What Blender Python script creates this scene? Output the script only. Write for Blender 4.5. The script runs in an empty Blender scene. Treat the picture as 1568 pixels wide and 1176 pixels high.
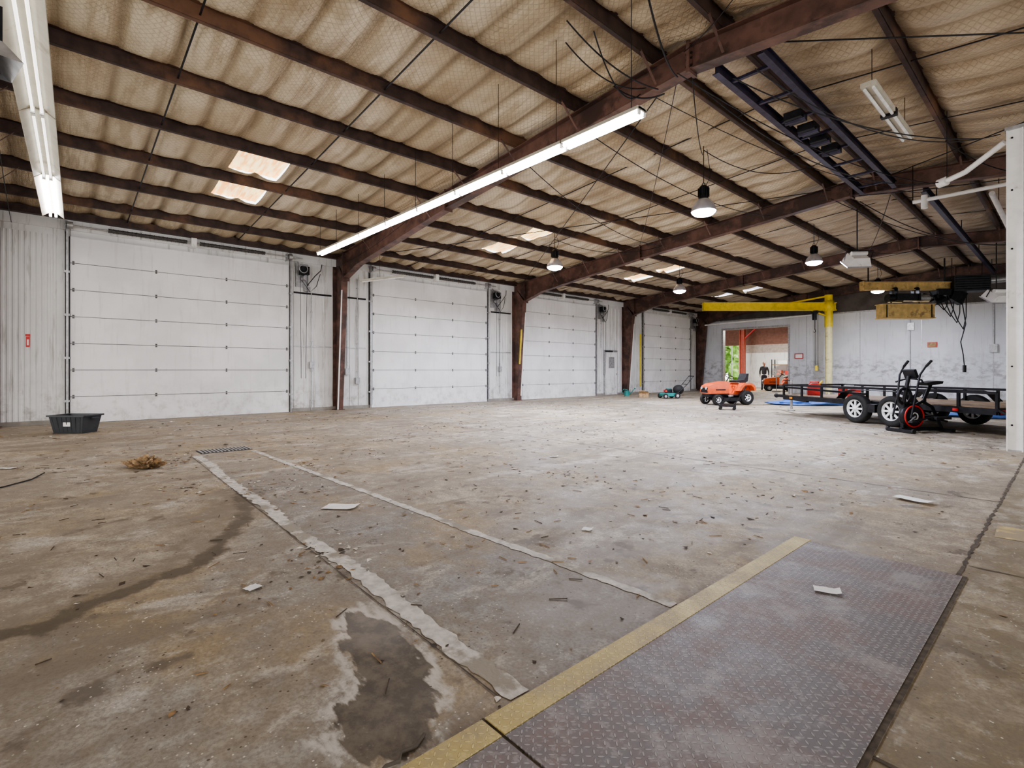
import bpy, bmesh, math, random
import numpy as np
from mathutils import Vector, Matrix, noise as mnoise
random.seed(7)
sc = bpy.context.scene
COL = sc.collection

# ------------------------------------------------------------------ materials
def _nt(name):
    m = bpy.data.materials.new(name); m.use_nodes = True
    nt = m.node_tree; b = nt.nodes['Principled BSDF']
    return m, nt, b
def N(nt, t, **kw):
    n = nt.nodes.new(t)
    for k, v in kw.items(): setattr(n, k, v)
    return n
def put(nt, sock, v):
    if v is None: return
    if hasattr(v, 'is_output') : nt.links.new(v, sock)
    else:
        if sock.type == 'RGBA' and not hasattr(v, '__len__'): v = (v, v, v, 1)
        if sock.type == 'RGBA' and len(v) == 3: v = (*v, 1)
        sock.default_value = v
def coord(nt): return N(nt, 'ShaderNodeTexCoord').outputs['Object']
def mapping(nt, vec, scale=(1,1,1), rot=(0,0,0)):
    n = N(nt, 'ShaderNodeMapping'); put(nt, n.inputs['Vector'], vec)
    n.inputs['Scale'].default_value = scale; n.inputs['Rotation'].default_value = rot
    return n.outputs[0]
def noise(nt, vec, scale, detail=4, rough=0.55, dist=0):
    n = N(nt, 'ShaderNodeTexNoise'); put(nt, n.inputs['Vector'], vec)
    n.inputs['Scale'].default_value = scale; n.inputs['Detail'].default_value = detail
    n.inputs['Roughness'].default_value = rough; n.inputs['Distortion'].default_value = dist
    return n.outputs['Fac']
def vor(nt, vec, scale, feat='F1'):
    n = N(nt, 'ShaderNodeTexVoronoi', feature=feat); put(nt, n.inputs['Vector'], vec)
    n.inputs['Scale'].default_value = scale
    return n.outputs['Distance']
def M(nt, op, a, b=None, c=None, clamp=False):
    n = N(nt, 'ShaderNodeMath', operation=op, use_clamp=clamp)
    put(nt, n.inputs[0], a); put(nt, n.inputs[1], b); put(nt, n.inputs[2], c)
    return n.outputs[0]
def step(nt, v, lo, hi, a=0., b=1.):
    n = N(nt, 'ShaderNodeMapRange'); n.interpolation_type = 'SMOOTHSTEP'
    put(nt, n.inputs[0], v)
    for i, x in enumerate((lo, hi, a, b)): n.inputs[i+1].default_value = x
    return n.outputs[0]
def mix(nt, f, a, b, blend='MIX'):
    n = N(nt, 'ShaderNodeMix', data_type='RGBA', blend_type=blend)
    put(nt, n.inputs[0], f); put(nt, n.inputs[6], a); put(nt, n.inputs[7], b)
    return n.outputs[2]
def sep(nt, v):
    n = N(nt, 'ShaderNodeSeparateXYZ'); put(nt, n.inputs[0], v); return n.outputs
def bump(nt, b, h, strength=.3, dist=.01):
    n = N(nt, 'ShaderNodeBump'); n.inputs['Strength'].default_value = strength
    n.inputs['Distance'].default_value = dist
    put(nt, n.inputs['Height'], h); nt.links.new(n.outputs[0], b.inputs['Normal'])
def attr(nt, name):
    n = N(nt, 'ShaderNodeAttribute'); n.attribute_name = name; return n.outputs['Fac']

def mat(name, col, rough=.5, metal=0., var=.15, vs=6., tint=None, ds=2., dlo=.5, dhi=.7, bmp=0., bs=40., coat=0.):
    m, nt, b = _nt(name)
    v = coord(nt); n = noise(nt, v, vs, 5)
    lo = tuple(c*(1-var) for c in col); hi = tuple(min(1, c*(1+var)) for c in col)
    c = mix(nt, step(nt, n, .3, .7), lo, hi)
    if tint is not None:
        c = mix(nt, step(nt, noise(nt, v, ds, 8, .65), dlo, dhi), c, tint)
    put(nt, b.inputs['Base Color'], c)
    b.inputs['Roughness'].default_value = rough; b.inputs['Metallic'].default_value = metal
    b.inputs['Coat Weight'].default_value = coat
    if bmp: bump(nt, b, noise(nt, v, bs, 4), bmp)
    return m
def emat(name, col, strength, mottled=None):
    m, nt, b = _nt(name)
    b.inputs['Base Color'].default_value = (*col, 1)
    b.inputs['Emission Color'].default_value = (*col, 1)
    if mottled:
        v = coord(nt)
        put(nt, b.inputs['Emission Color'], mix(nt, step(nt, noise(nt, mapping(nt, v, (1, 6, 1)), 2.2, 8, .7), .42, .58), mottled, col))
    b.inputs['Emission Strength'].default_value = strength
    return m

def floor_mat():
    m, nt, b = _nt('stained_concrete'); v = coord(nt); pos = sep(nt, v)
    n1 = noise(nt, v, .30, 5, .6); n2 = noise(nt, v, 1.1, 10, .68, .4); n3 = noise(nt, v, 9, 8, .7); n4 = noise(nt, v, 55, 5, .7)
    nm = noise(nt, v, 3.6, 10, .7, .2)
    c = mix(nt, step(nt, n1, .42, .58), (.50, .42, .30), (.54, .48, .39))
    side = attr(nt, 'side'); grey = attr(nt, 'grey'); wet = attr(nt, 'wet'); arc = attr(nt, 'arc')
    wob = M(nt, 'MULTIPLY', M(nt, 'SUBTRACT', noise(nt, v, 3, 6, .65), .5), .7)
    gsum = M(nt, 'ADD', side, wob)
    c = mix(nt, step(nt, gsum, .0, .30, 0, .85), c, (.38, .36, .325))
    c = mix(nt, step(nt, M(nt, 'ADD', grey, M(nt, 'MULTIPLY', wob, .6)), .35, .7, 0, .9), c, (.35, .35, .35))
    c = mix(nt, step(nt, n2, .44, .58, .6, 0), c, (.265, .22, .165))
    c = mix(nt, step(nt, nm, .42, .56, .55, 0), c, (.265, .225, .175))
    # ochre staining
    c = mix(nt, step(nt, noise(nt, v, .7, 8, .68, .3), .51, .63, 0, .48), c, (.45, .325, .15))
    # bright worn patches
    c = mix(nt, step(nt, noise(nt, mapping(nt, v, (1, .55, 1)), 1.9, 12, .75, .3), .52, .64, 0, .72), c, (.67, .63, .56))
    # dark oil stains at several scales
    c = mix(nt, step(nt, noise(nt, mapping(nt, v, (1, 1, 1), (0, 0, 1)), 3.2, 7, .6), .59, .67, 0, .75), c, (.105, .085, .065))
    c = mix(nt, step(nt, noise(nt, mapping(nt, v, (1, .35, 1), (0, 0, .2)), .85, 9, .68, 1.2), .54, .62, 0, .55), c, (.19, .155, .115))
    # grimy slab right of the steel plate
    rs = M(nt, 'MULTIPLY', step(nt, pos[0], -.52, -.45), step(nt, nm, .40, .55, .8, .3))
    c = mix(nt, rs, c, (.235, .19, .11))
    # long tyre / drag marks
    tm = noise(nt, mapping(nt, v, (4.2, .22, 1), (0, 0, .25)), 1.3, 5, .6)
    c = mix(nt, M(nt, 'MULTIPLY', step(nt, tm, .60, .68, 0, .45), step(nt, nm, .4, .6)), c, (.15, .13, .115))
    c = mix(nt, step(nt, n3, .36, .56, .52, 0), c, (.24, .20, .155))
    c = mix(nt, step(nt, n3, .56, .68, 0, .4), c, (.70, .66, .60))
    c = mix(nt, step(nt, n4, .40, .56, .42, 0), c, (.18, .155, .125))
    # specks of grit
    vd = vor(nt, v, 26); c = mix(nt, M(nt, 'MULTIPLY', step(nt, vd, .10, .16, .85, 0), step(nt, noise(nt, v, 2.3, 3), .47, .56)), c, (.08, .06, .045))
    vd = vor(nt, mapping(nt, v, (1, 1, 1), (0, 0, .7)), 34); c = mix(nt, M(nt, 'MULTIPLY', step(nt, vd, .10, .15, .85, 0), step(nt, noise(nt, v, 1.9, 3), .46, .56)), c, (.78, .74, .68))
    # arc stain: broad damp halo and darker core
    nz = M(nt, 'MULTIPLY', M(nt, 'SUBTRACT', noise(nt, v, 6, 7, .65), .5), 2.4)
    c = mix(nt, step(nt, M(nt, 'ADD', attr(nt, 'halo'), M(nt, 'MULTIPLY', nz, .7)), .40, .9, 0, .5), c, (.20, .165, .12))
    af = step(nt, M(nt, 'ADD', arc, nz), .42, .9)
    c = mix(nt, M(nt, 'MULTIPLY', af, .8), c, (.11, .09, .062))
    # dark damp oil stain, faint chalky edge
    ww = M(nt, 'ADD', wet, M(nt, 'MULTIPLY', M(nt, 'SUBTRACT', noise(nt, mapping(nt, v, (3, 10, 1), (0, 0, .8)), 1.8, 4, .5), .5), .22))
    rim = M(nt, 'MULTIPLY', step(nt, ww, -.07, -.02), step(nt, ww, -.01, .02, 1, 0))
    c = mix(nt, M(nt, 'MULTIPLY', M(nt, 'MULTIPLY', rim, .8), step(nt, nm, .42, .55)), c, (.66, .63, .58))
    wf = step(nt, ww, .0, .02)
    c = mix(nt, M(nt, 'MULTIPLY', wf, .9), c, mix(nt, step(nt, n3, .4, .6), (.085, .07, .052), (.155, .13, .095)))
    put(nt, b.inputs['Base Color'], c)
    r = M(nt, 'SUBTRACT', step(nt, n2, .4, .6, .52, .75), M(nt, 'MULTIPLY', wf, .12))
    put(nt, b.inputs['Roughness'], r)
    b.inputs['Specular IOR Level'].default_value = .35
    h = M(nt, 'ADD', M(nt, 'MULTIPLY', n3, .6), M(nt, 'MULTIPLY', n4, .35))
    bump(nt, b, h, .4, .006)
    return m

def plate_mat(name, base, hi, rust, patch=.3):
    m, nt, b = _nt(name); v = coord(nt)
    s = sep(nt, mapping(nt, v, (36, 36, 1)))
    cx = M(nt, 'FLOOR', s[0]); cy = M(nt, 'FLOOR', s[1])
    par = M(nt, 'MODULO', M(nt, 'ADD', M(nt, 'ADD', cx, cy), 2000), 2)
    sg = M(nt, 'SUBTRACT', M(nt, 'MULTIPLY', par, 2), 1)
    lx = M(nt, 'SUBTRACT', M(nt, 'FRACT', s[0]), .5); ly = M(nt, 'SUBTRACT', M(nt, 'FRACT', s[1]), .5)
    sl = M(nt, 'MULTIPLY', sg, ly)
    a = M(nt, 'DIVIDE', M(nt, 'ADD', lx, sl), .62); bb = M(nt, 'DIVIDE', M(nt, 'SUBTRACT', lx, sl), .2)
    d = M(nt, 'ADD', M(nt, 'MULTIPLY', a, a), M(nt, 'MULTIPLY', bb, bb))
    f = step(nt, d, .5, 1.1, 1, 0)
    n = noise(nt, v, 2.4, 9, .68)
    c = mix(nt, step(nt, n, .42, .6), base, rust)
    c = mix(nt, step(nt, noise(nt, v, 2.2, 10, .72), .49, .64, 0, patch), c, hi)
    c = mix(nt, step(nt, noise(nt, v, 45, 5), .52, .66, 0, .4), c, hi)
    c = mix(nt, M(nt, 'MULTIPLY', f, .8), c, hi)
    put(nt, b.inputs['Base Color'], c)
    b.inputs['Metallic'].default_value = .1
    put(nt, b.inputs['Roughness'], step(nt, n, .3, .7, .5, .68))
    b.inputs['Specular IOR Level'].default_value = .35
    bump(nt, b, f, .9, .005)
    return m

def ceil_mat():
    m, nt, b = _nt('quilted_roof_insulation'); v = coord(nt)
    s = sep(nt, v)
    n1 = noise(nt, v, .5, 5, .6); n2 = noise(nt, mapping(nt, v, (.5, 2.6, 1)), 1.5, 7, .62)
    c = mix(nt, step(nt, n1, .40, .60), (.60, .49, .335), (.77, .675, .51))
    c = mix(nt, step(nt, n2, .47, .62, 0, .65), c, (.42, .32, .195))
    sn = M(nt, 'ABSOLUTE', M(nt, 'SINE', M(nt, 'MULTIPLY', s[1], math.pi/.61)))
    c = mix(nt, step(nt, sn, .0, .6, .65, 0), c, (.31, .225, .13))  # shade painted into the insulation folds, darker along each crease
    c = mix(nt, step(nt, noise(nt, v, .35, 7, .7), .54, .65, 0, .55), c, (.29, .205, .12))
    tint = step(nt, s[0], -4.2, -3.2, 0, .5)  # browner tone on the slope right of the ridge
    c = mix(nt, tint, c, (.34, .25, .17))
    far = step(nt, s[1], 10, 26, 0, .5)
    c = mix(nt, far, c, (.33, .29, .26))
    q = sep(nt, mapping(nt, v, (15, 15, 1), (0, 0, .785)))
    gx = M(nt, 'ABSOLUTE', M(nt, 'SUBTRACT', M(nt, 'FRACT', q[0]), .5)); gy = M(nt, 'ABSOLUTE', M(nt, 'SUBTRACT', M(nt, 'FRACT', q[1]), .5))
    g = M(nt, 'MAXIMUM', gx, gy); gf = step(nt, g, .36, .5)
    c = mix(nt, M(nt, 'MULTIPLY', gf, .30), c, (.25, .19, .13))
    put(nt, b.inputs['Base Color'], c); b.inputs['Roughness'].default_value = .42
    h = M(nt, 'SUBTRACT', M(nt, 'MULTIPLY', noise(nt, mapping(nt, v, (.35, 2.8, 1)), 3, 5), 4), M(nt, 'MULTIPLY', gf, .25))
    bump(nt, b, h, .6, .035)
    return m

def wallwhite(name, col, streak=(.35, .33, .30), amt=.5, band=False, lowamt=.7):
    m, nt, b = _nt(name); v = coord(nt); s = sep(nt, v)
    st = noise(nt, mapping(nt, v, (6, 6, .5)), 1.6, 7, .65)
    c = mix(nt, step(nt, noise(nt, v, .7, 5), .40, .60), tuple(x*.9 for x in col), col)
    c = mix(nt, M(nt, 'MULTIPLY', step(nt, st, .53, .68), amt), c, streak)
    if band:
        bd = M(nt, 'MULTIPLY', step(nt, s[2], .5, 1.0), step(nt, s[2], 1.3, 2.2, 1, 0))
        c = mix(nt, M(nt, 'MULTIPLY', bd, step(nt, noise(nt, mapping(nt, v, (1, 1, 1.6)), 2.8, 8, .72), .45, .62, 0, .6)), c, (.18, .17, .17))
    low = step(nt, s[2], .0, 1.3, lowamt, 0)
    c = mix(nt, M(nt, 'MULTIPLY', low, step(nt, noise(nt, v, 4, 8, .72), .45, .68)), c, (.28, .25, .21))
    put(nt, b.inputs['Base Color'], c); b.inputs['Roughness'].default_value = .5
    bump(nt, b, noise(nt, v, 4, 4), .15, .01)
    return m

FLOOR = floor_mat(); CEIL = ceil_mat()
PLATE = plate_mat('diamond_plate_steel', (.185, .17, .17), (.42, .395, .38), (.235, .185, .175), .6)
YPLATE = plate_mat('yellow_painted_plate', (.50, .40, .16), (.70, .59, .28), (.42, .35, .22), .5)
WHT = wallwhite('white_liner_panel', (.83, .83, .82), (.35, .33, .30), .6)
WHT2 = wallwhite('grey_white_wall', (.70, .72, .76), (.40, .39, .39), .35, True)
DOORW = wallwhite('white_door_panel', (.93, .93, .94), (.62, .60, .57), .25, False, .4)
UPPER = mat('dark_upper_cladding', (.10, .085, .08), .7, 0, .3, 2)
RUST = mat('brown_oxide_steel', (.145, .078, .06), .5, .1, .3, 4, (.065, .037, .031), 1.6, .46, .58)
PURL = mat('dark_oxide_purlin', (.060, .036, .031), .5, .2, .35, 5, (.18, .095, .058), .5, .53, .66)
DARK = mat('black_steel', (.022, .022, .026), .45, .5, .3, 9)
DKBLUE = mat('dark_blue_steel', (.05, .045, .08), .4, .5, .3, 6)
RUB = mat('black_rubber', (.02, .02, .02), .8, 0, .3, 12, bmp=.2)
GALV = mat('galvanised_steel', (.45, .45, .46), .42, .7, .2, 12)
PIPEW = mat('white_painted_pipe', (.90, .89, .87), .45, 0, .06, 5, (.5, .46, .4), 3, .6, .75)
YEL = mat('yellow_crane_paint', (.88, .68, .05), .45, 0, .10, 5, (.45, .32, .08), 3, .6, .75)
PALEY = mat('worn_cream_paint', (.80, .74, .40), .5, 0, .10, 5, (.45, .38, .22), 3, .55, .7)
TANY = mat('faded_yellow_paint', (.62, .44, .17), .55, 0, .2, 4, (.30, .20, .09), 3, .52, .66)
ORANGE = mat('orange_paint', (.85, .13, .03), .32, 0, .1, 5, coat=.4)
RED = mat('red_paint', (.6, .03, .025), .4, 0, .15, 6)
RIM = mat('white_wheel_rim', (.85, .85, .85), .4, .1, .08, 7)
TEAL = mat('teal_green_plastic', (.02, .24, .22), .4, 0, .15, 6)
BLUE = mat('blue_tarp', (.08, .18, .50), .5, 0, .25, 5, bmp=.6, bs=12)
WOOD = mat('weathered_wood_deck', (.22, .15, .09), .75, 0, .35, 8, bmp=.3)
STRIP = mat('pale_grout_strip', (.62, .595, .55), .75, 0, .2, 16, (.34, .305, .25), 2.6, .51, .60, bmp=.4, bs=50)
GROUT2 = mat('dark_joint_dirt', (.10, .08, .06), .9, 0, .4, 20)
PAPER = mat('white_paper', (.92, .92, .91), .7, 0, .05, 10)
LEAF = mat('dry_leaf_litter', (.27, .17, .08), .85, 0, .4, 20)
LEAFD = mat('dark_leaf_litter', (.07, .05, .035), .85, 0, .4, 20)
CHIP = mat('pale_paint_chips', (.74, .70, .62), .85, 0, .2, 20)
CARD = mat('cardboard', (.42, .28, .15), .8, 0, .3, 12, bmp=.5, bs=20)
BAG = mat('crumpled_brown_bag', (.40, .27, .15), .8, 0, .5, 14, (.16, .10, .05), 9, .45, .6, bmp=.8, bs=25)
BINM = mat('black_plastic_tote', (.045, .05, .058), .42, 0, .15, 6)
SKIN = mat('skin', (.50, .29, .20), .55, 0, .06, 8)
SHIRT = mat('dark_grey_shirt', (.07, .075, .09), .85, 0, .15, 20)
PANTS = mat('dark_work_trousers', (.045, .05, .075), .85, 0, .2, 20)
HAIR = mat('dark_hair', (.03, .02, .015), .7, 0, .3, 40)
ALUM = mat('aluminium_reflector', (.55, .55, .60), .3, .6, .1, 8)
REFL = mat('white_enamel_reflector', (.52, .49, .41), .4, 0, .08, 6, (.33, .29, .21), 3, .55, .7)
TUBE = emat('lit_fluorescent_tube', (1, .95, .99), 36)
TUBED = emat('lit_dim_fluorescent_tube', (1, .97, .92), 2.2)
TUBEOFF = mat('unlit_tube', (.8, .8, .78), .3)
LENS = emat('high_bay_lens', (.84, .87, 1), 55)
SKYL = emat('translucent_skylight', (1, .80, .42), 2.0, (.85, .33, .09))
SKYL2 = emat('cool_translucent_skylight', (.75, .80, 1), 1.8, (.5, .5, .7))
GREEN = mat('tree_leaves', (.20, .36, .07), .8, 0, .5, 3, (.5, .6, .3), 2.5, .55, .6)
GRASS = mat('grass_ground', (.20, .30, .08), .9, 0, .3, 2)
SPRING = mat('grey_spring_steel', (.10, .095, .095), .5, .5, .3, 20)

# ------------------------------------------------------------------ mesh builder
class MB:
    def __init__(s): s.v=[]; s.f=[]; s.m=[]; s.sm=[]; s.mats=[]; s.X=Matrix.Identity(4)
    def mi(s, m):
        if m not in s.mats: s.mats.append(m)
        return s.mats.index(m)
    def add(s, vs, fs, m, smooth=False):
        o=len(s.v); s.v += [tuple(s.X @ Vector(p)) for p in vs]
        i=s.mi(m)
        for f in fs: s.f.append(tuple(o+k for k in f)); s.m.append(i); s.sm.append(smooth)
    def box(s, c, d, m, rot=None):
        R = rot if rot is not None else Matrix.Identity(3)
        vs=[Vector(c)+R@Vector((sx*d[0]/2, sy*d[1]/2, sz*d[2]/2)) for sx in(-1,1) for sy in(-1,1) for sz in(-1,1)]
        s.add(vs,[(0,1,3,2),(4,6,7,5),(0,4,5,1),(2,3,7,6),(0,2,6,4),(1,5,7,3)],m)
    def bb(s, lo, hi, m): s.box([(a+b)/2 for a,b in zip(lo,hi)],[abs(b-a) for a,b in zip(lo,hi)],m)
    def frame(s, p, q, up=(0,0,1)):
        z=(Vector(q)-Vector(p)).normalized(); u=Vector(up)
        if abs(z.dot(u))>.98: u=Vector((1,0,0))
        x=u.cross(z).normalized(); y=z.cross(x); return x,y,z
    def beam(s, p, q, w, h, m, up=(0,0,1)):
        x,y,z=s.frame(p,q,up); p=Vector(p); q=Vector(q)
        vs=[b+x*a*w/2+y*c*h/2 for b in(p,q) for a,c in((-1,-1),(1,-1),(1,1),(-1,1))]
        s.add(vs,[(3,2,1,0),(4,5,6,7),(0,1,5,4),(1,2,6,5),(2,3,7,6),(3,0,4,7)],m)
    def ibeam(s,p,q,w,h,m,t=.015,up=(0,0,1)):
        x,y,z=s.frame(p,q,up); p=Vector(p);q=Vector(q)
        s.beam(p,q,t,h,m,up); s.beam(p+y*h/2,q+y*h/2,w,t,m,up); s.beam(p-y*h/2,q-y*h/2,w,t,m,up)
    def cyl(s,p,q,r,m,r2=None,n=16,caps=True):
        r2=r if r2 is None else r2
        x,y,z=s.frame(p,q); p=Vector(p);q=Vector(q); vs=[]
        for b,rr in((p,r),(q,r2)):
            for i in range(n):
                a=2*math.pi*i/n; vs.append(b+x*math.cos(a)*rr+y*math.sin(a)*rr)
        s.add(vs,[(i,(i+1)%n,n+(i+1)%n,n+i) for i in range(n)],m,True)
        if caps: s.add(vs,[tuple(range(n-1,-1,-1)),tuple(range(n,2*n))],m)
    def lathe(s,c,axis,prof,m,n=24):
        z=Vector(axis).normalized(); u=Vector((0,0,1)) if abs(z.z)<.9 else Vector((1,0,0))
        x=u.cross(z).normalized(); y=z.cross(x); c=Vector(c); vs=[]
        for r,h in prof:
            for i in range(n):
                a=2*math.pi*i/n; vs.append(c+z*h+x*math.cos(a)*r+y*math.sin(a)*r)
        s.add(vs,[(j*n+i,j*n+(i+1)%n,(j+1)*n+(i+1)%n,(j+1)*n+i) for j in range(len(prof)-1) for i in range(n)],m,True)
    def tube(s,pts,r,m,n=8,closed=False):
        pts=[Vector(p) for p in pts]; L=len(pts); vs=[]; prev=None
        for k,p in enumerate(pts):
            a=pts[(k-1)%L] if (closed or k>0) else p; b=pts[(k+1)%L] if (closed or k<L-1) else p
            z=(b-a).normalized()
            if prev is None: x,y,_=s.frame(a,b)
            else:
                x=(prev-z*prev.dot(z)).normalized(); y=z.cross(x)
            prev=x; rr=r[k] if hasattr(r,'__len__') else r
            for i in range(n):
                t=2*math.pi*i/n; vs.append(p+x*math.cos(t)*rr+y*math.sin(t)*rr)
        K=L if closed else L-1
        s.add(vs,[(j*n+i,j*n+(i+1)%n,((j+1)%L)*n+(i+1)%n,((j+1)%L)*n+i) for j in range(K) for i in range(n)],m,True)
        if not closed: s.add(vs,[tuple(range(n-1,-1,-1)),tuple(range((L-1)*n,L*n))],m)
    def ring(s,c,axis,R,r,m,n=28,k=8):
        z=Vector(axis).normalized(); u=Vector((0,0,1)) if abs(z.z)<.9 else Vector((1,0,0))
        x=u.cross(z).normalized(); y=z.cross(x); c=Vector(c)
        s.tube([c+x*math.cos(2*math.pi*i/n)*R+y*math.sin(2*math.pi*i/n)*R for i in range(n)],r,m,k,True)
    def prism(s,poly,w0,w1,m,axis='y'):
        n=len(poly)
        f={'y':lambda p,w:(p[0],w,p[1]),'x':lambda p,w:(w,p[0],p[1]),'z':lambda p,w:(p[0],p[1],w)}[axis]
        vs=[f(p,w0) for p in poly]+[f(p,w1) for p in poly]
        s.add(vs,[tuple(range(n)),tuple(range(2*n-1,n-1,-1))]+[(i,n+i,n+(i+1)%n,(i+1)%n) for i in range(n)],m)
    def ball(s,c,r,m,n=14,k=9,sc3=(1,1,1)):
        c=Vector(c); vs=[];fs=[]
        for j in range(k+1):
            th=math.pi*j/k
            for i in range(n):
                a=2*math.pi*i/n; vs.append(c+Vector((math.sin(th)*math.cos(a)*r*sc3[0],math.sin(th)*math.sin(a)*r*sc3[1],math.cos(th)*r*sc3[2])))
        for j in range(k):
            for i in range(n): fs.append((j*n+i,(j+1)*n+i,(j+1)*n+(i+1)%n,j*n+(i+1)%n))
        s.add(vs,fs,m,True)
    def build(s,name,loc=(0,0,0),rz=0,bevel=0,parent=None):
        me=bpy.data.meshes.new(name); me.from_pydata([tuple(v) for v in s.v],[],s.f)
        for m in s.mats: me.materials.append(m)
        me.polygons.foreach_set('material_index',s.m); me.polygons.foreach_set('use_smooth',s.sm)
        me.validate(); me.update()
        bm=bmesh.new(); bm.from_mesh(me); bmesh.ops.recalc_face_normals(bm,faces=bm.faces); bm.to_mesh(me); bm.free()
        ob=bpy.data.objects.new(name,me); COL.objects.link(ob); ob.location=loc; ob.rotation_euler=(0,0,rz)
        if bevel:
            b=ob.modifiers.new('bevel','BEVEL'); b.width=bevel; b.segments=2; b.limit_method='ANGLE'; b.angle_limit=math.radians(50)
        if parent: ob.parent=parent
        return ob

XL=-15.7; XR=-3.6; XE=2*XR-XL; Y0=-8.6; Y1=29.6
def ztop(x): return 5.77-abs(x-XR)/12       # top of rafters / bottom of purlins
def zpan(x): return ztop(x)+.2
# ------------------------------------------------------------------ floor
def spaced(segs):
    out=[]
    for a,b,d in segs:
        n=max(1,round((b-a)/d)); out+= [a+(b-a)*i/n for i in range(n)]
    out.append(segs[-1][1]); return np.array(out)
xs=spaced([(-15.9,-6,.2),(-6,0,.04),(0,XE+.2,.3)]); ys=spaced([(Y0-.2,-1,.3),(-1,4,.04),(4,30.,.3),(30.,38.5,.5)])
GX,GY=np.meshgrid(xs,ys,indexing='ij'); P=np.stack([GX.ravel(),GY.ravel()],1)
def segdist(P,pts):
    d=np.full(len(P),1e9)
    for a,b in zip(pts[:-1],pts[1:]):
        a=np.array(a);b=np.array(b);ab=b-a
        t=np.clip(((P-a)@ab)/(ab@ab),0,1); q=a+t[:,None]*ab
        d=np.minimum(d,np.hypot(*(P-q).T))
    return d
def inside(P,poly):
    r=np.zeros(len(P),bool); n=len(poly)
    for i in range(n):
        x1,y1=poly[i];x2,y2=poly[(i+1)%n]
        if y1==y2: continue
        c=((y1>P[:,1])!=(y2>P[:,1]))&(P[:,0]<(x2-x1)*(P[:,1]-y1)/(y2-y1)+x1); r^=c
    return r
arcpts=[(-5.6,1.38),(-5.1,1.28),(-4.74,1.2),(-4.3,.98),(-3.9,.77),(-3.72,.62),(-3.65,.48),(-3.56,.3),(-3.51,.12),(-3.38,.03),(-3.31,-.01),(-3.33,-.1),(-3.35,-.19),(-3.28,-.5),(-3.2,-.9)]
wetp=[(-2.50,1.14),(-2.21,1.21),(-1.89,1.156),(-1.60,1.03),(-1.45,.91),(-1.51,.73),(-1.74,.72),(-1.91,.93),(-2.21,.99)]
dA=segdist(P,arcpts); arc=np.exp(-(dA/.10)**2)
camside=inside(P,arcpts+[(0,-.9),(0,1.4),(-5.6,1.4)])
halo=np.where(camside,np.exp(-(dA/.12)**2),np.exp(-(dA/.45)**2))
side=np.where(camside,dA,-dA); side=np.clip(side,-1,1)
sd=segdist(P,wetp+[wetp[0]]); wet=np.where(inside(P,wetp),sd,-sd)+.03; wet=np.clip(wet,-1,1)
def ss(x,a,b): t=np.clip((x-a)/(b-a),0,1); return t*t*(3-2*t)
grey=ss(P[:,1],1.3,1.4)*ss(-P[:,1],-2.5,-2.3)*ss(P[:,0],-9.,-4.5)*ss(-P[:,0],0.8,1.4)
nx,ny=len(xs),len(ys)
vs=[(float(a),float(b),0.) for a,b in P]
I=np.arange(nx*ny).reshape(nx,ny)
fs=np.stack([I[:-1,:-1],I[1:,:-1],I[1:,1:],I[:-1,1:]],-1).reshape(-1,4)
me=bpy.data.meshes.new('floor'); me.from_pydata(vs,[],fs.tolist()); me.materials.append(FLOOR)
for nm,arr in(('side',side),('arc',arc),('wet',wet),('grey',grey),('halo',halo)):
    at=me.attributes.new(nm,'FLOAT','POINT'); at.data.foreach_set('value',arr.astype(np.float32))
fl=bpy.data.objects.new('floor',me); COL.objects.link(fl)

# ------------------------------------------------------------------ floor strips, joints
def ragged(mb,p,q,w,m,z=.003,jit=.2,stepl=.08):
    p=Vector((*p,z));q=Vector((*q,z)); L=(q-p).length; n=max(2,int(L/stepl)); d=(q-p)/L; s=Vector((-d.y,d.x,0)); vs=[]
    for i in range(n+1):
        c=p+d*L*i/n
        wob=mnoise.noise(Vector((c.x*.9,c.y*.9,3)))*w*.4
        a=w/2*(1+random.uniform(-jit,jit)); b=w/2*(1+random.uniform(-jit,jit))
        vs+= [c+s*(a+wob),c-s*(b-wob)]
    mb.add(vs,[(2*i,2*i+1,2*i+3,2*i+2) for i in range(n)],m)
mb=MB()
ragged(mb,(-1.42,1.33),(-8.5,1.52),.11,STRIP,.003,.28,.04); ragged(mb,(-1.42,2.42),(-8.5,2.27),.075,STRIP,.003,.3,.04)
mb.build('floor_grout_strips')
mb=MB()
ragged(mb,(-.47,-1),(-.5,11.2),.020,GROUT2,.0035,.9,.04)
ragged(mb,(-.5,11.2),(-.5,29),.015,GROUT2,.0035,.7,.1)
ragged(mb,(-1.46,1.25),(-8.5,1.45),.006,GROUT2,.0035,.6)
for y in(6.6,14.2,21.8): ragged(mb,(-15.6,y),(-.5,y),.010,GROUT2,.0025,.8)
ragged(mb,(-8.2,2.4),(-8.4,29),.008,GROUT2,.0025,.8)
ragged(mb,(-.46,1.95),(2.5,1.7),.012,GROUT2,.0035,.8); ragged(mb,(-.46,4.3),(3,4.3),.012,GROUT2,.0035,.8)
mb.build('floor_expansion_joints')
YST=mat('worn_yellow_floor_paint',(.56,.44,.20),.7,0,.2,7,(.38,.31,.20),5,.45,.55)
mb=MB(); ragged(mb,(-.42,5.4),(3,5.5),.4,YST,.002,.1); mb.build('yellow_floor_marking')
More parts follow.
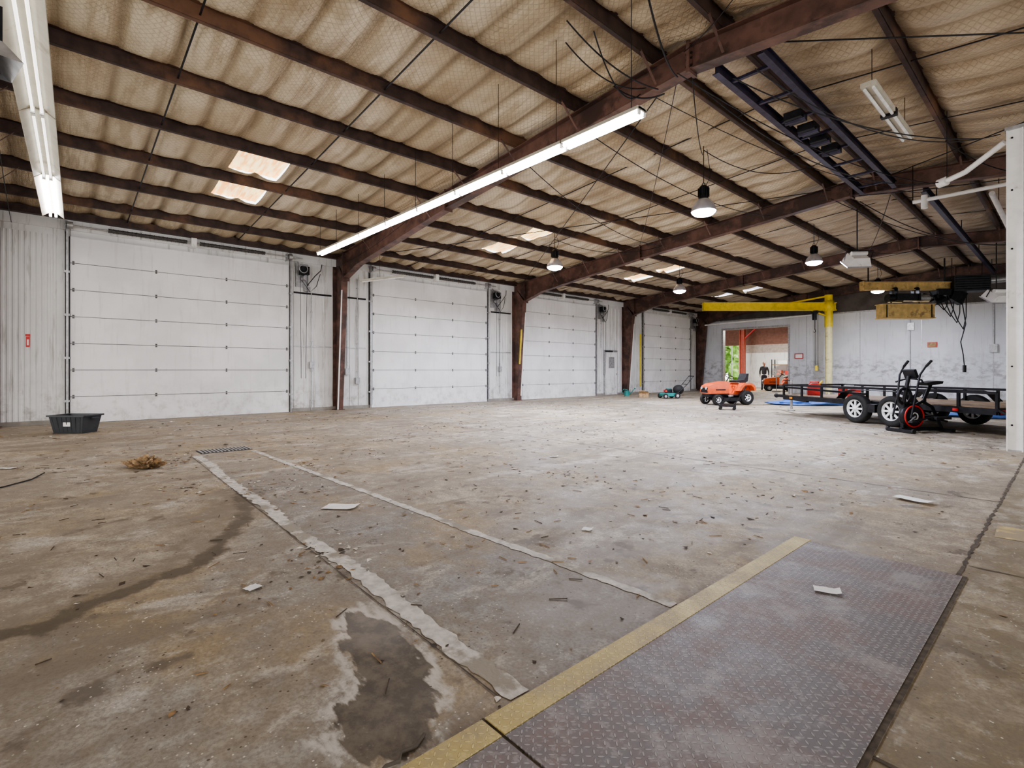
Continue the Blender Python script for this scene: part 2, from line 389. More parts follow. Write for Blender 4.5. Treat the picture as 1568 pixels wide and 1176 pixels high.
# pit cover plate
mb=MB()
mb.bb((-1.29,1.13,.0),(-.46,4.03,.010),PLATE); mb.bb((-1.29,-1.2,.0),(-.44,1.115,.010),PLATE)
mb.bb((-1.40,1.13,.0),(-1.293,4.07,.012),YPLATE); mb.bb((-1.40,-1.2,.0),(-1.293,1.115,.012),YPLATE)
mb.bb((-1.41,1.115,.0),(-1.20,1.13,.006),GROUT2)
mb.bb((-.462,-1.2,.0),(-.438,4.05,.006),GROUT2)
mb.build('diamond_plate_pit_cover')
# drain grate
mb=MB(); mb.bb((-9.05,1.6,0),(-8.65,2.3,.006),DARK)
for i in range(14): mb.bb((-9.03,1.62+i*.05,.006),(-8.67,1.64+i*.05,.014),GALV)
mb.build('floor_drain_grate')

# ------------------------------------------------------------------ walls
mb=MB()
mb.bb((XL-.2,Y0-.2,0),(XL,Y1+.2,5.05),WHT)
def ribs(y0,y1,z0,z1,sp,w,dep,m=WHT):
    y=y0
    while y<y1:
        mb.add([(XL,y,z0),(XL+dep,y+w*.25,z0),(XL+dep,y+w*.75,z0),(XL,y+w,z0),(XL,y,z1),(XL+dep,y+w*.25,z1),(XL+dep,y+w*.75,z1),(XL,y+w,z1)],
            [(0,4,5,1),(1,5,6,2),(2,6,7,3),(4,7,6,5)],m)
        y+=sp
ribs(Y0,.02,.1,4.35,.095,.07,.012)
for a,b in((5.3,6.45),(6.75,7.65),(12.9,14.0),(14.2,14.5),(19.65,21.7),(22.,23.4)):
    ribs(a,b,.1,4.35,.30,.05,.02)
doors=[(.25,5.15),(7.8,12.72),(14.6,19.5),(23.6,28.5)]
mb.build('wall_left')
mb=MB(); mb.bb((XL,Y0,4.5),(XL+.05,Y1,4.73),WHT); mb.build('trim_1')
mb=MB(); mb.bb((XL+.001,Y0,4.73),(XL+.2,Y1,4.90),PURL); mb.build('eave_strut')
mb=MB(); mb.bb((XL,Y0,0),(XL+.035,Y1,.1),mat('grey_base_trim',(.30,.28,.25),.7)); mb.build('baseboard_left')
# far wall with opening
OX0,OX1,OZ=-14.1,-10.5,3.62
mb=MB(); ZW=4.15
mb.bb((XL-.2,Y1,0),(OX0,Y1+.2,ZW),WHT2); mb.bb((OX1,Y1,0),(XE+.2,Y1+.2,ZW),WHT2); mb.bb((OX0,Y1,OZ),(OX1,Y1+.2,ZW),WHT2)
mb.bb((XL-.2,Y1,ZW),(XE+.2,Y1+.2,5.1),UPPER)
mb.prism([(XL-.2,5.1),(XE+.2,5.1),(XE,5.1),(XR,6.0)],Y1,Y1+.2,UPPER,'y')
mb.bb((XL,Y1-.05,ZW-.04),(XE,Y1,ZW+.03),GALV)
for i in range(8):
    x=OX1+.9+i*2.4
    if x<XE-.2: mb.bb((x,Y1-.008,0),(x+.03,Y1,ZW-.04),GALV)
mb.build('wall_far')
mb=MB()
for x0,x1 in((OX0-.1,OX0),(OX1,OX1+.1)): mb.bb((x0,Y1-.04,0),(x1,Y1+.24,OZ+.1),GALV)
mb.bb((OX0,Y1-.04,OZ),(OX1,Y1+.24,OZ+.1),GALV); mb.build('trim_2')
# unseen right / back walls, large open bays added to let in fill light
mb=MB()
mb.bb((XE,Y0,4.0),(XE+.2,Y1,5.1),WHT)
for a,b in((Y0,-7.6),(-1.6,-.4),(5.9,7.2),(13.5,14.9),(21,Y1)): mb.bb((XE,a,0),(XE+.2,b,4.0),WHT)
mb.build('wall_right')
mb=MB(); mb.bb((XL,Y0-.2,4.2),(XE,Y0,5.1),WHT)
for a,b in((XL,-14.2),(-8.5,-6.5),(-1,1),(6.6,XE)): mb.bb((a,Y0-.2,0),(b,Y0,4.2),WHT)
mb.prism([(XL-.2,5.1),(XE+.2,5.1),(XE,5.1),(XR,6.0)],Y0-.2,Y0,WHT,'y')
mb.build('wall_back')

# ------------------------------------------------------------------ roof insulation + skylights + purlins
purl=sorted([XR-.5-1.5*k for k in range(8)]+[XR+.5+1.5*k for k in range(8)])
edges=[XL-.2]+[p for p in purl if p>XL]+[XE+.2]
sky=[]
for yc in(3.0,10.6,18.2,25.8):
    for a,b in((-11.6,-10.1),(-13.1,-11.6)): sky.append((a+.32,b-.26,yc-.47,yc+.42))
vs=[];fs=[]; ysr=np.arange(Y0-.2,Y1+.25,.06)
for a,b in zip(edges[:-1],edges[1:]):
    nn=8; base=len(vs)
    for i in range(nn+1):
        s=i/nn; x=a+(b-a)*s
        for y in ysr:
            rgt=1 if (x>XR or y>6.6) else 0
            ph=math.pi*y/.61+ (.3+.9*rgt)*mnoise.noise(Vector((x*.45,y*.35,0)))
            bil=abs(math.sin(ph))**.6
            n1=mnoise.noise(Vector((x*.6,y*1.3,1.7)))
            n2=abs(mnoise.noise(Vector((x*.8+y*.25,y*2.4,9))))
            env=(4*s*(1-s))**.5
            sag=env*(.02+.125*bil*(.8+.5*n1)+(.05+.11*rgt)*n2)
            vs.append((x,y,zpan(x)-sag))
    L=len(ysr)
    for i in range(nn):
        for j in range(L-1):
            xc=a+(b-a)*(i+.5)/nn; yc=(ysr[j]+ysr[j+1])/2
            if any(s0<xc<s1 and s2<yc<s3 for s0,s1,s2,s3 in sky): continue
            fs.append((base+i*L+j,base+i*L+j+1,base+(i+1)*L+j+1,base+(i+1)*L+j))
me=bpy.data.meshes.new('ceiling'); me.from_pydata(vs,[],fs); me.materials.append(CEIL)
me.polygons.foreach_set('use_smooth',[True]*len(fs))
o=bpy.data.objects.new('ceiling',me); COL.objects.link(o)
for k,(a,b,c,d) in enumerate(sky):
    mb=MB(); x0,x1=a-.1,b+.1; m=SKYL if c<20 else SKYL2
    n=14; V=[]
    for i in range(n+1):
        y=c-.06+(d-c+.12)*i/n; dz=.018*(i%2)
        V+=[(x0,y,zpan(x0)-.02+dz),(x1,y,zpan(x1)-.02+dz)]
    mb.add(V,[(2*i,2*i+1,2*i+3,2*i+2) for i in range(n)],m)
    mb.build('window_%d'%(k+1))
mb=MB()
for x in purl:
    if x<XL+.3 or x>XE-.3: continue
    z=ztop(x)
    mb.beam((x,Y0,z+.1),(x,Y1,z+.1),.012,.2,PURL); mb.bb((x-.07,Y0,z),(x,Y1,z+.012),PURL); mb.bb((x-.07,Y0,z+.012),(x-.06,Y1,z+.035),PURL)
    mb.bb((x,Y0,z+.185),(x+.07,Y1,z+.197),PURL)
mb.build('ceiling_purlins')
mb=MB()   # sag rods / straps
for y in[-6.2,-3.7,1.3,3.75,9.1,11.6,16.7,19.2,24.3,26.8]:
    mb.beam((XL,y,zpan(XL)-.14),(XR,y,zpan(XR)-.14),.022,.012,DARK); mb.beam((XR,y,zpan(XR)-.14),(XE,y,zpan(XE)-.14),.022,.012,DARK)
for (x0,y0,x1,y1) in((-15,6.8,-4,14),(-4,6.8,-15,14),(-3,6.8,6,14),(6,6.8,-3,14)):
    mb.cyl((x0,y0,ztop(x0)-.12),(x1,y1,ztop(x1)-.12),.01,DARK,n=6)
mb.build('roof_sag_rods')

# ------------------------------------------------------------------ rigid frames
def frame_obj(y):
    mb=MB()
    for sgn in(1,-1):
        def X(x): return x if sgn==1 else 2*XR-x
        bot=[(X(-14.95),4.02),(X(-14.0),ztop(-14)-.58),(X(-9.5),ztop(-9.5)-.40),(X(XR),5.77-.36)]
        outer=[(X(XL+.02),0),(X(XL+.02),ztop(XL))]
        inner=[(X(XL+.32),0),(X(XL+.66),4.02)]
        mb.prism([outer[0],inner[0],inner[1],(X(-14.95),4.02),outer[1]],y-.007,y+.007,RUST)
        mb.prism([outer[1],(X(XL+.66),4.02)]+bot[1:]+[(X(XR),5.77)],y-.007,y+.007,RUST)
        W=.20
        def fl(p,q): mb.beam((p[0],y,p[1]),(q[0],y,q[1]),.016,W,RUST,(0,1,0))
        fl(outer[0],outer[1]); fl(inner[0],inner[1]); fl(inner[1],bot[1]); fl(bot[1],bot[2]); fl(bot[2],bot[3]); fl(outer[1],(X(XR),5.76))
        for xx in(-14.95,-9.5,XR-.012):
            zt=ztop(xx); zb={-14.95:4.02,-9.5:ztop(-9.5)-.40}.get(xx,5.41)
            mb.bb((X(xx)-.012,y-.11,zb-.05),(X(xx)+.012,y+.11,zt+.03),RUST)
            for zz in(zb+.05,zb+.15,zt-.05,zt-.14):
                for yy in(-.07,.07): mb.cyl((X(xx)-.035,y+yy,zz),(X(xx)+.035,y+yy,zz),.014,DARK,n=6)
        for x in purl:
            if -14.5<x<XR and x<XE:
                for s2 in(-1,1): mb.beam((X(x),y+s2*.1,ztop(x)-.33 if x>-9 else ztop(x)-.42),(X(x),y+s2*.5,ztop(x)+.02),.035,.006,RUST)
        mb.bb((X(XL+.18)-.16,y-.14,0),(X(XL+.18)+.2,y+.14,.02),RUST)
    return mb.build('steel_portal_frame')
for y in(-1.0,6.6,14.2,21.8,29.4): frame_obj(y)

# ------------------------------------------------------------------ overhead doors
HD=4.36
HING=mat('dark_hinge_steel',(.12,.12,.12),.5,.5)
for k,(a,b) in enumerate(doors):
    mb=MB(); n=7; h=HD/n
    for i in range(n):
        z0=i*h+.006; z1=(i+1)*h-.006
        mb.bb((XL+.02,a,z0),(XL+.06,b,z1),DOORW)
        mb.bb((XL+.06,a,z0),(XL+.066,b,z0+.03),DOORW); mb.bb((XL+.06,a,z1-.03),(XL+.066,b,z1),DOORW)
        for r in range(1,5): mb.bb((XL+.06,a+.05,z0+h*r/5),(XL+.0625,b-.05,z0+h*r/5+.012),DOORW)
        if i:
            for j in range(4):
                yy=a+.06+(b-a-.12)*j/3; mb.box((XL+.072,yy,i*h),(.02,.04,.085),HING)
                mb.cyl((XL+.08,yy-.03,i*h),(XL+.08,yy+.03,i*h),.010,GALV,n=8)
    mb.bb((XL+.02,a,-.0),(XL+.065,b,.03),RUB)
    mb.bb((XL+.01,a-.01,0),(XL+.018,b+.01,HD),DARK)
    for yy,s in((a-.05,-1),(b+.05,1)):
        mb.bb((XL+.03,yy-.015,0),(XL+.10,yy+.015,HD+.35),GALV)
        mb.bb((XL+.10,yy-.02,0),(XL+.105,yy+.02,HD+.35),GALV)
        mb.bb((XL+.005,yy+s*.02-.016,0),(XL+.03,yy+s*.02+.016,HD+.1),RUB)
        for z in(.5,1.5,2.5,3.5): mb.bb((XL+.002,yy-.06,z),(XL+.09,yy+.06,z+.05),GALV)
    zs=HD+.22; c=(a+b)/2
    mb.cyl((XL+.2,a-.1,zs),(XL+.2,b+.35,zs),.016,GALV,n=10)
    for y0,y1 in((a+.7,c-.15),(c+.15,b-.7)):
        mb.cyl((XL+.2,y0,zs),(XL+.2,y1,zs),.045,SPRING,n=12)
        q=y0
        while q<y1: mb.ring((XL+.2,q,zs),(0,1,0),.047,.008,SPRING,12,5); q+=.09
    for y0 in(a,b):
        mb.cyl((XL+.2,y0-.05,zs),(XL+.2,y0+.05,zs),.08,GALV,n=18); mb.bb((XL+.002,y0-.09,zs-.12),(XL+.24,y0-.08,zs+.1),GALV)
        mb.cyl((XL+.13,y0,zs),(XL+.1,y0,.1),.004,DARK,n=5)
    mb.bb((XL+.002,c-.06,zs-.12),(XL+.26,c+.06,zs+.12),PIPEW)
    mb.build('door_%d'%(k+1))
    mb=MB(); Y=b+.22
    mb.bb((XL+.02,Y-.02,3.75),(XL+.06,Y+.35,4.45),GALV); mb.box((XL+.2,Y+.18,4.22),(.22,.24,.24),DARK)
    mb.cyl((XL+.08,Y+.18,4.0),(XL+.34,Y+.18,4.0),.075,GALV,n=16)
    mb.ring((XL+.37,Y+.1,4.25),(1,0,0),.12,.015,GALV,20,6); mb.cyl((XL+.34,Y+.1,4.25),(XL+.40,Y+.1,4.25),.05,DARK,n=20)
    for dz in(-.1,.11): mb.tube([(XL+.37,Y+.1+dz,4.25),(XL+.36,Y+.1+dz*.8,2.5),(XL+.34,Y+.1+dz*.6,1.0)],.007,DARK,6)
    mb.beam((XL+.1,Y+.35,3.8),(XL+.1,Y+.02,4.5),.03,.03,GALV)
    mb.box((XL+.08,Y+.3,3.7),(.12,.18,.14),GALV); mb.tube([(XL+.1,Y+.3,3.8),(XL+.2,Y+.5,4.1),(XL+.15,Y+.7,4.3),(XL+.1,Y+.75,4.5)],.012,DARK,6)
    mb.tube([(XL+.1,Y+.1,4.0),(XL+.22,Y+.35,3.6),(XL+.18,Y+.55,3.8),(XL+.1,Y+.7,4.2)],.010,DARK,6)
    mb.build('chain_hoist_door_operator')
mb=MB(); a=20.25;b=21.2
mb.bb((XL+.02,a-.06,0),(XL+.06,b+.06,2.25),GALV); mb.bb((XL+.06,a,.02),(XL+.09,b,2.15),WHT)
mb.bb((XL+.09,a+.25,1.35),(XL+.10,b-.25,1.9),GALV); mb.cyl((XL+.09,b-.08,1.05),(XL+.15,b-.08,1.05),.03,GALV); mb.bb((XL+.06,a,2.15),(XL+.16,a+.5,2.22),DARK)
mb.build('door_5')
def conduit(y,z0,z1,box=None,name='electrical_conduit'):
    mb=MB(); mb.cyl((XL+.05,y,z0),(XL+.05,y,z1),.016,GALV,n=8)
    for z in np.arange(z0+.3,z1,.9): mb.box((XL+.04,y,float(z)),(.035,.07,.02),GALV)
    if box: mb.box((XL+.06,y,box),(.09,.14,.2),GALV)
    mb.build(name)
for y,z0,z1,bx in((5.82,.02,3.6,1.4),(6.95,1.2,3.9,1.2),(7.3,.9,4.2,.9),(13.4,.3,4.0,1.3),(19.95,2.35,4.2,None),(22.4,.02,4.0,None)): conduit(y,z0,z1,bx)
mb=MB()
for a,b in((5.3,6.45),(6.8,7.6),(12.95,14.0)): mb.bb((XL+.021,a,1.95),(XL+.035,b,1.98),GALV); mb.bb((XL+.021,a,3.55),(XL+.04,b,3.60),DARK)
mb.build('trim_3')
mb2=MB()
mb2.beam((XL+.45,14.12,1.5),(XL+.56,14.12,2.9),.05,.04,YEL,(0,1,0))
for y in(14.2,21.8,): mb2.beam((XL+.36,y+.08,.2),(XL+.62,y+.08,3.6),.045,.04,PIPEW,(0,1,0))
mb2.beam((XL+.36,6.52,.02),(XL+.64,6.52,3.7),.04,.03,PIPEW,(0,1,0))
mb2.bb((XL+.005,23.3,.4),(XL+.045,23.4,3.2),YEL)
mb2.build('column_guard_strips')

# ------------------------------------------------------------------ fluorescent rows
def cabl(mb,x,y,z): mb.cyl((x,y,z),(x,y,zpan(x)-.1),.005,DARK,n=5)
mb=MB(); yf=5.1; zf=4.24
for i in range(8):
    x0=-3.4-i*1.22; x1=x0-1.2
    mb.bb((x1,yf-.09,zf+.03),(x0,yf+.09,zf+.07),REFL)
    mb.prism([(yf-.09,zf+.045),(yf-.03,zf+.09),(yf+.03,zf+.09),(yf+.09,zf+.045)],x1,x0,REFL,'x')
    for dy in(-.05,.05):
        mb.cyl((x1+.02,yf+dy,zf),(x0-.02,yf+dy,zf),.024,TUBE,n=10)
        for xe in(x0-.01,x1+.01): mb.bb((xe-.01,yf+dy-.02,zf-.02),(xe+.01,yf+dy+.02,zf+.04),PIPEW)
    for xx in(x0-.15,): cabl(mb,xx,yf,zf+.08)
cabl(mb,-13.1,yf,zf+.08)
mb.build('fluorescent_light_row')
mb=MB(); zf=4.24
mb.X=Matrix.Translation((-13.4,-.03,0))@Matrix.Rotation(-.024,4,'Z')@Matrix.Translation((13.4,0,0)); yf=0
for i in range(4):
    x0=-2.9-i*2.62; x1=x0-2.58
    mb.bb((x1,yf-.05,zf+.06),(x0,yf+.05,zf+.12),REFL)
    for s in(-1,1):
        mb.add([(x1,yf+s*.04,zf+.07),(x0,yf+s*.04,zf+.07),(x0,yf+s*.155,zf-.02),(x1,yf+s*.155,zf-.02),(x1,yf+s*.04,zf+.074),(x0,yf+s*.04,zf+.074),(x0,yf+s*.16,zf-.016),(x1,yf+s*.16,zf-.016)],
               [(0,1,2,3),(7,6,5,4),(3,2,6,7),(0,3,7,4),(1,5,6,2)],REFL)
        nt_=TUBE if i==3 else TUBED
        mb.cyl((x1+.03,yf+s*.04,zf+.01),(x0-.03,yf+s*.04,zf+.01),.014,nt_,n=10)
        for xe in(x0-.02,x1+.02): mb.bb((xe-.012,yf+s*.04-.02,zf-.02),(xe+.012,yf+s*.04+.02,zf+.06),PIPEW)
    for xx in(x0-.3,x1+.3): cabl(mb,xx,yf,zf+.1)
mb.build('reflector_fluorescent_row')
mb=MB(); xf=-1.9; zf=5.1
mb.bb((xf-.09,8.2,zf),(xf+.09,10.6,zf+.06),REFL)
for s in(-1,1): mb.cyl((xf+s*.05,8.25,zf-.02),(xf+s*.05,10.55,zf-.02),.02,TUBEOFF,n=10)
mb.bb((xf-.1,9.3,zf-.04),(xf+.1,9.4,zf+.06),DARK)
for y in(8.4,10.4): cabl(mb,xf,y,zf+.05)
mb.build('unlit_fluorescent_fixture')
mb=MB(); mb.beam((-15.0,7.1,4.05),(-14.3,8.3,4.25),.12,.05,REFL); mb.cyl((-14.98,7.15,4.01),(-14.32,8.25,4.21),.02,TUBEOFF); cabl(mb,-14.7,7.6,4.18); mb.build('wall_tube_light')

# ------------------------------------------------------------------ high bay lights
def highbay(x,y,z,power):
    e=bpy.data.objects.new('high_bay_light',None); COL.objects.link(e); e.location=(x,y,z)
    mb=MB()
    mb.lathe((0,0,0),(0,0,1),[(.235,0),(.24,.01),(.215,.10),(.15,.20),(.10,.25),(.10,.255),(.14,.20),(.205,.10),(.232,.002),(.235,0)],ALUM)
    mb.lathe((0,0,.25),(0,0,1),[(.001,.27),(.05,.27),(.075,.24),(.085,.2),(.085,.03),(.10,0)],DARK)
    for i in range(10):
        a=i*math.pi/5; mb.box((math.cos(a)*.095,math.sin(a)*.095,.38),(.03,.006,.18),DARK,Matrix.Rotation(a,3,'Z'))
    mb.ring((0,0,.54),(0,1,0),.03,.008,DARK,14,6)
    mb.cyl((0,0,.56),(0,0,zpan(x)-.1-z),.008,DARK,n=6)
    mb.tube([(.05,0,.5),(.12,.05,.7),(.06,.02,zpan(x)-.25-z)],.006,DARK,6)
    mb.build('lamp_housing',parent=e)
    mb=MB(); mb.lathe((0,0,0),(0,0,-1),[(.225,-.01),(.22,.02),(.18,.06),(.10,.085),(.001,.095)],LENS,28); mb.build('lamp_lens',parent=e)
    l=bpy.data.lights.new('lamp','AREA'); l.shape='DISK'; l.size=.36; l.energy=power; l.color=(.80,.84,1); l.spread=math.radians(170)
    lo=bpy.data.objects.new('lamp_light',l); COL.objects.link(lo); lo.parent=e; lo.location=(0,0,-.10)
    return e
highbay(-4.95,9.55,4.38,440); highbay(-10.3,10.95,4.28,440); highbay(-5.4,17.3,4.55,360); highbay(-10.2,17.8,4.28,320); highbay(-5.5,25.2,4.5,320)

def flood(x,y,z,rz,tilt,zt):
    mb=MB(); R=Matrix.Rotation(rz,3,'Z')@Matrix.Rotation(tilt,3,'X')
    mb.X=Matrix.Translation((x,y,z))@R.to_4x4()
    mb.prism([(-.30,-.10),(.30,-.10),(.2,.14),(-.2,.14)],-.22,.22,PIPEW)
    mb.box((0,0,-.115),(.64,.48,.03),ALUM); mb.box((0,0,-.13),(.54,.38,.006),TUBEOFF)
    mb.cyl((-.2,-.0,.2),(.2,0,.2),.06,PIPEW); mb.beam((-.34,0,-.02),(-.34,0,.27),.03,.01,DARK); mb.beam((.34,0,-.02),(.34,0,.27),.03,.01,DARK); mb.beam((-.34,0,.27),(.34,0,.27),.03,.01,DARK)
    mb.X=Matrix.Identity(4); mb.cyl((x,y,z+.2),(x,y,zt),.015,DARK,n=8)
    mb.build('flood_light')
flood(-4.1,16.6,4.30,.7,.55,ztop(-4.1)); flood(-1.75,22.6,3.62,.9,.6,ztop(-1.75))

# ------------------------------------------------------------------ cable tray, pipes, wires
mb=MB()
for x in(-3.35,-2.75):
    mb.ibeam((x,6.8,5.42),(x,14.05,5.42),.09,.14,DKBLUE,.012)
y=7.2
while y<14: mb.bb((-3.35,y,5.36),(-2.75,y+.05,5.40),DKBLUE); y+=.9
for y in(8.9,9.5,10.1,10.7): mb.box((-3.05,y,5.33),(.26,.28,.12),DARK); mb.cyl((-3.2,y,5.28),(-2.9,y,5.28),.04,DKBLUE)
mb.build('overhead_cable_tray')
mb=MB()
mb.ibeam((-2.3,14.4,5.3),(-2.3,29.2,5.3),.1,.16,DKBLUE,.012)
for y in(16,20,24,28): mb.cyl((-2.3,y,5.37),(-2.3,y,5.8),.012,DARK,n=6)
mb.build('overhead_monorail')
mb=MB(); mb.cyl((-1.2,14.6,4.95),(-1.2,29,4.95),.05,PIPEW)
for y in(16,20,24,28): mb.cyl((-1.2,y,4.98),(-1.2,y,5.7),.008,DARK,n=6)
mb.build('white_water_pipe')
mb=MB(); mb.cyl((-15.0,29.1,3.95),(-9.2,29.1,4.1),.04,PIPEW); mb.build('far_wall_pipe')
mb=MB(); mb.tube([(-.76,11.02,4.80),(-1.25,11.3,4.55),(-1.5,11.4,4.50)],.045,PIPEW,10)
mb.cyl((-1.5,11.4,4.50),(-1.62,11.46,4.49),.075,PIPEW)
mb.cyl((-1.5,11.4,4.5),(-1.5,11.4,ztop(-1.5)+.1),.006,DARK,n=6)
mb.build('white_brace_pipe')
mb=MB(); mb.cyl((-2.4,13.9,4.9),(2.0,13.9,4.9),.04,PIPEW); mb.cyl((-2.2,13.9,4.72),(-2.2,13.9,5.0),.06,PIPEW)
mb.cyl((-2.4,13.9,4.9),(-2.4,13.9,5.7),.01,DARK)
mb.build('white_sprinkler_pipe')
# dark heater hanging near the far right
mb=MB(); mb.X=Matrix.Translation((-2.9,26.6,4.62))@Matrix.Rotation(.6,4,'Z')
mb.box((0,0,0),(1.2,.7,.6),DARK)
for i in range(6): mb.box((0,-.36,-.22+i*.09),(1.1,.05,.012),DARK,Matrix.Rotation(.5,3,'X'))
mb.cyl((.6,0,.1),(1.3,0,.15),.12,GALV); mb.cyl((-.6,.1,0),(-.95,.1,-.1),.07,DARK)
for x in(-.5,.5): mb.cyl((x,0,.3),(x,0,1.05),.012,DARK,n=6)
mb.build('hanging_unit_heater')
def cat(mb,p,q,sag,r=.006,m=DARK,n=16):
    p=Vector(p);q=Vector(q); mb.tube([p.lerp(q,i/n)-Vector((0,0,sag*4*(i/n)*(1-i/n))) for i in range(n+1)],r,m,6)
mb=MB()
cat(mb,(-3.7,6.4,5.35),(-1.7,14.0,5.1),.35,.008); cat(mb,(-4.3,6.8,5.4),(-2.3,14.0,5.1),.25); cat(mb,(-3.9,6.75,5.5),(-9.5,14.0,5.1),.2)
cat(mb,(-4.2,5.2,5.65),(-4.3,6.4,5.3),.35,.010); cat(mb,(-4.6,5.1,5.65),(-4.2,6.4,5.35),.2,.009); cat(mb,(-3.7,6.4,5.3),(-2.9,4.2,5.6),.3,.012)
cat(mb,(-4.4,4.9,5.75),(-4.0,6.4,5.25),.15,.010); cat(mb,(-4.7,6.3,5.55),(-3.9,6.4,5.15),.12,.012)
cat(mb,(-1.7,5.0,5.5),(-3.6,6.4,5.6),.15); cat(mb,(-4,14,5.4),(-1.5,21.8,5.1),.3,.009); cat(mb,(-3.4,13.9,5.3),(1.5,13.9,4.9),.1,.010)
cat(mb,(-11,6.4,4.9),(-15.3,6.4,4.4),.1); cat(mb,(-1.6,11.4,4.5),(-3.7,6.8,5.4),.5,.008)
cat(mb,(-15.2,-.7,4.4),(-8.0,-.6,5.2),.2)
cat(mb,(-3.2,7,5.3),(-1.0,10.9,4.9),.25,.009); cat(mb,(-2.9,7,5.3),(-.8,10.9,4.9),.45,.008); cat(mb,(-5.6,6.8,5.3),(-5.4,14,5.3),.3,.008); cat(mb,(-7.1,6.8,5.2),(-8.6,13.9,5.1),.35,.008)
cat(mb,(-3.5,14.4,5.3),(-1.2,18.4,4.5),.3,.010); cat(mb,(-2.9,14.4,5.3),(-5.2,21.5,5.2),.3,.009)
cat(mb,(-1.6,12,5.4),(-.2,13.8,5.0),.3,.009); cat(mb,(-4.95,9.55,5.6),(-3.4,11.5,5.45),.35,.008); cat(mb,(-10.3,10.95,5.1),(-8.6,14,5.1),.3,.008); cat(mb,(-5.4,17.3,5.5),(-3.6,21.6,5.3),.35,.009)
cat(mb,(-3.7,6.8,5.5),(-4.95,9.55,5.5),.3,.008)
mb.build('overhead_wires')
# unit heater at top left, hung below the reflector row
mb=MB(); mb.X=Matrix.Translation((-4.30,-.40,3.18))@Matrix.Rotation(.2,4,'Z')
mb.box((0,0,.06),(.36,.28,.20),DARK)
for i in range(4): mb.box((.185,0,-.01+i*.045),(.03,.24,.008),DARK,Matrix.Rotation(.5,3,'Y'))
V=[(-.18,-.14,-.04),(.18,-.14,-.04),(.18,.14,-.04),(-.18,.14,-.04),(-.1,-.22,-.15),(.24,-.22,-.15),(.24,.22,-.15),(-.1,.22,-.15)]
mb.add(V,[(0,1,5,4),(1,2,6,5),(2,3,7,6),(3,0,4,7)],GALV)
mb.cyl((-.18,0,.08),(-.32,0,.08),.06,GALV); mb.ring((-.28,0,.08),(1,0,0),.08,.01,DARK,18,6)
for x in(-.13,.13): mb.cyl((x,-.10,.15),(x,-.10,2.45),.006,DARK,n=6)
mb.build('hanging_unit_heater')

# ------------------------------------------------------------------ white corner post + partition
mb=MB()
px,py=-.64,11.0
mb.box((px,py,2.47),(.16,.20,4.94),PIPEW); mb.bb((px-.1,py-.12,0),(px+.1,py+.14,.02),GALV)
for dx in(-.085,.085): mb.bb((px+dx-.008,py-.13,0),(px+dx+.008,py+.13,4.94),PIPEW)
for z in(.4,1.3,2.2,3.1,4.0,4.8):
    mb.cyl((px-.1,py-.05,z),(px-.085,py-.05,z),.014,DARK,n=8); mb.cyl((px-.03,py-.115,z),(px-.03,py-.10,z),.014,DARK,n=8)
mb.bb((px-.11,py-.14,4.92),(px+.11,py+.14,4.97),GALV)
mb.build('white_steel_post')
mb=MB(); mb.bb((px+.12,py-.02,0),(3.2,py+.08,4.6),WHT); mb.bb((3.2,py-.02,0),(3.3,py+6,4.6),WHT)
for i in range(9): mb.bb((px+.2+i*.4,py-.04,0),(px+.24+i*.4,py-.02,4.6),WHT)
mb.build('wall_partition')

# ------------------------------------------------------------------ jib crane
mb=MB(); A=Vector((-8.3,28.7,0)); B=Vector((-12.5,24.1,0))
mb.cyl(A,A+Vector((0,0,3.4)),.16,PALEY,n=20); mb.cyl(A+Vector((0,0,3.4)),A+Vector((0,0,5.0)),.18,YEL,n=20); mb.cyl(A,A+Vector((0,0,.03)),.32,GALV,n=24)
d=(B-A).normalized(); 
for i in range(8):
    a=i*math.pi/4; mb.beam(A+Vector((math.cos(a)*.15,math.sin(a)*.15,.1)),A+Vector((math.cos(a)*.29,math.sin(a)*.29,.02)),.015,.1,GALV)
p=A-d*.35+Vector((0,0,4.42)); q=B+Vector((0,0,4.42))
mb.ibeam(p,q,.2,.36,YEL,.045)
mb.lathe(A+Vector((0,0,4.2)),(0,0,1),[(.16,0),(.24,0),(.24,.5),(.16,.5)],YEL)
mb.beam(A+Vector((0,0,4.95)),A+d*1.9+Vector((0,0,4.60)),.08,.08,YEL); mb.beam(A-d*.1+Vector((0,0,4.95)),A-d*.1+Vector((0,0,4.2)),.3,.03,YEL)
mb.beam(A+Vector((0,0,3.9)),A+d*.9+Vector((0,0,4.25)),.08,.06,YEL)
mb.box(q,(.03,.3,.42),YEL,Matrix.Rotation(math.atan2(d.y,d.x),3,'Z'))
h=A+d*.7; 
mb.box(h+Vector((0,0,4.14)),(.3,.2,.14),DARK); mb.cyl(h+Vector((0,0,4.1)),h+Vector((0,0,3.75)),.1,DARK); mb.cyl(h+Vector((0,0,3.75)),h+Vector((0,0,3.3)),.01,DARK,n=6)
mb.tube([h+Vector((0,0,3.3)),h+Vector((.04,0,3.24)),h+Vector((.05,0,3.17)),h+Vector((0,0,3.12)),h+Vector((-.05,0,3.17))],.015,DARK,8)
for dx in(0,.12): mb.cyl(h+Vector((dx,.1,4.05)),h+Vector((dx,.1,1.4)),.01,DARK,n=6)
mb.box(h+Vector((.06,.1,1.35)),(.1,.08,.25),YEL)
mb.build('yellow_jib_crane')

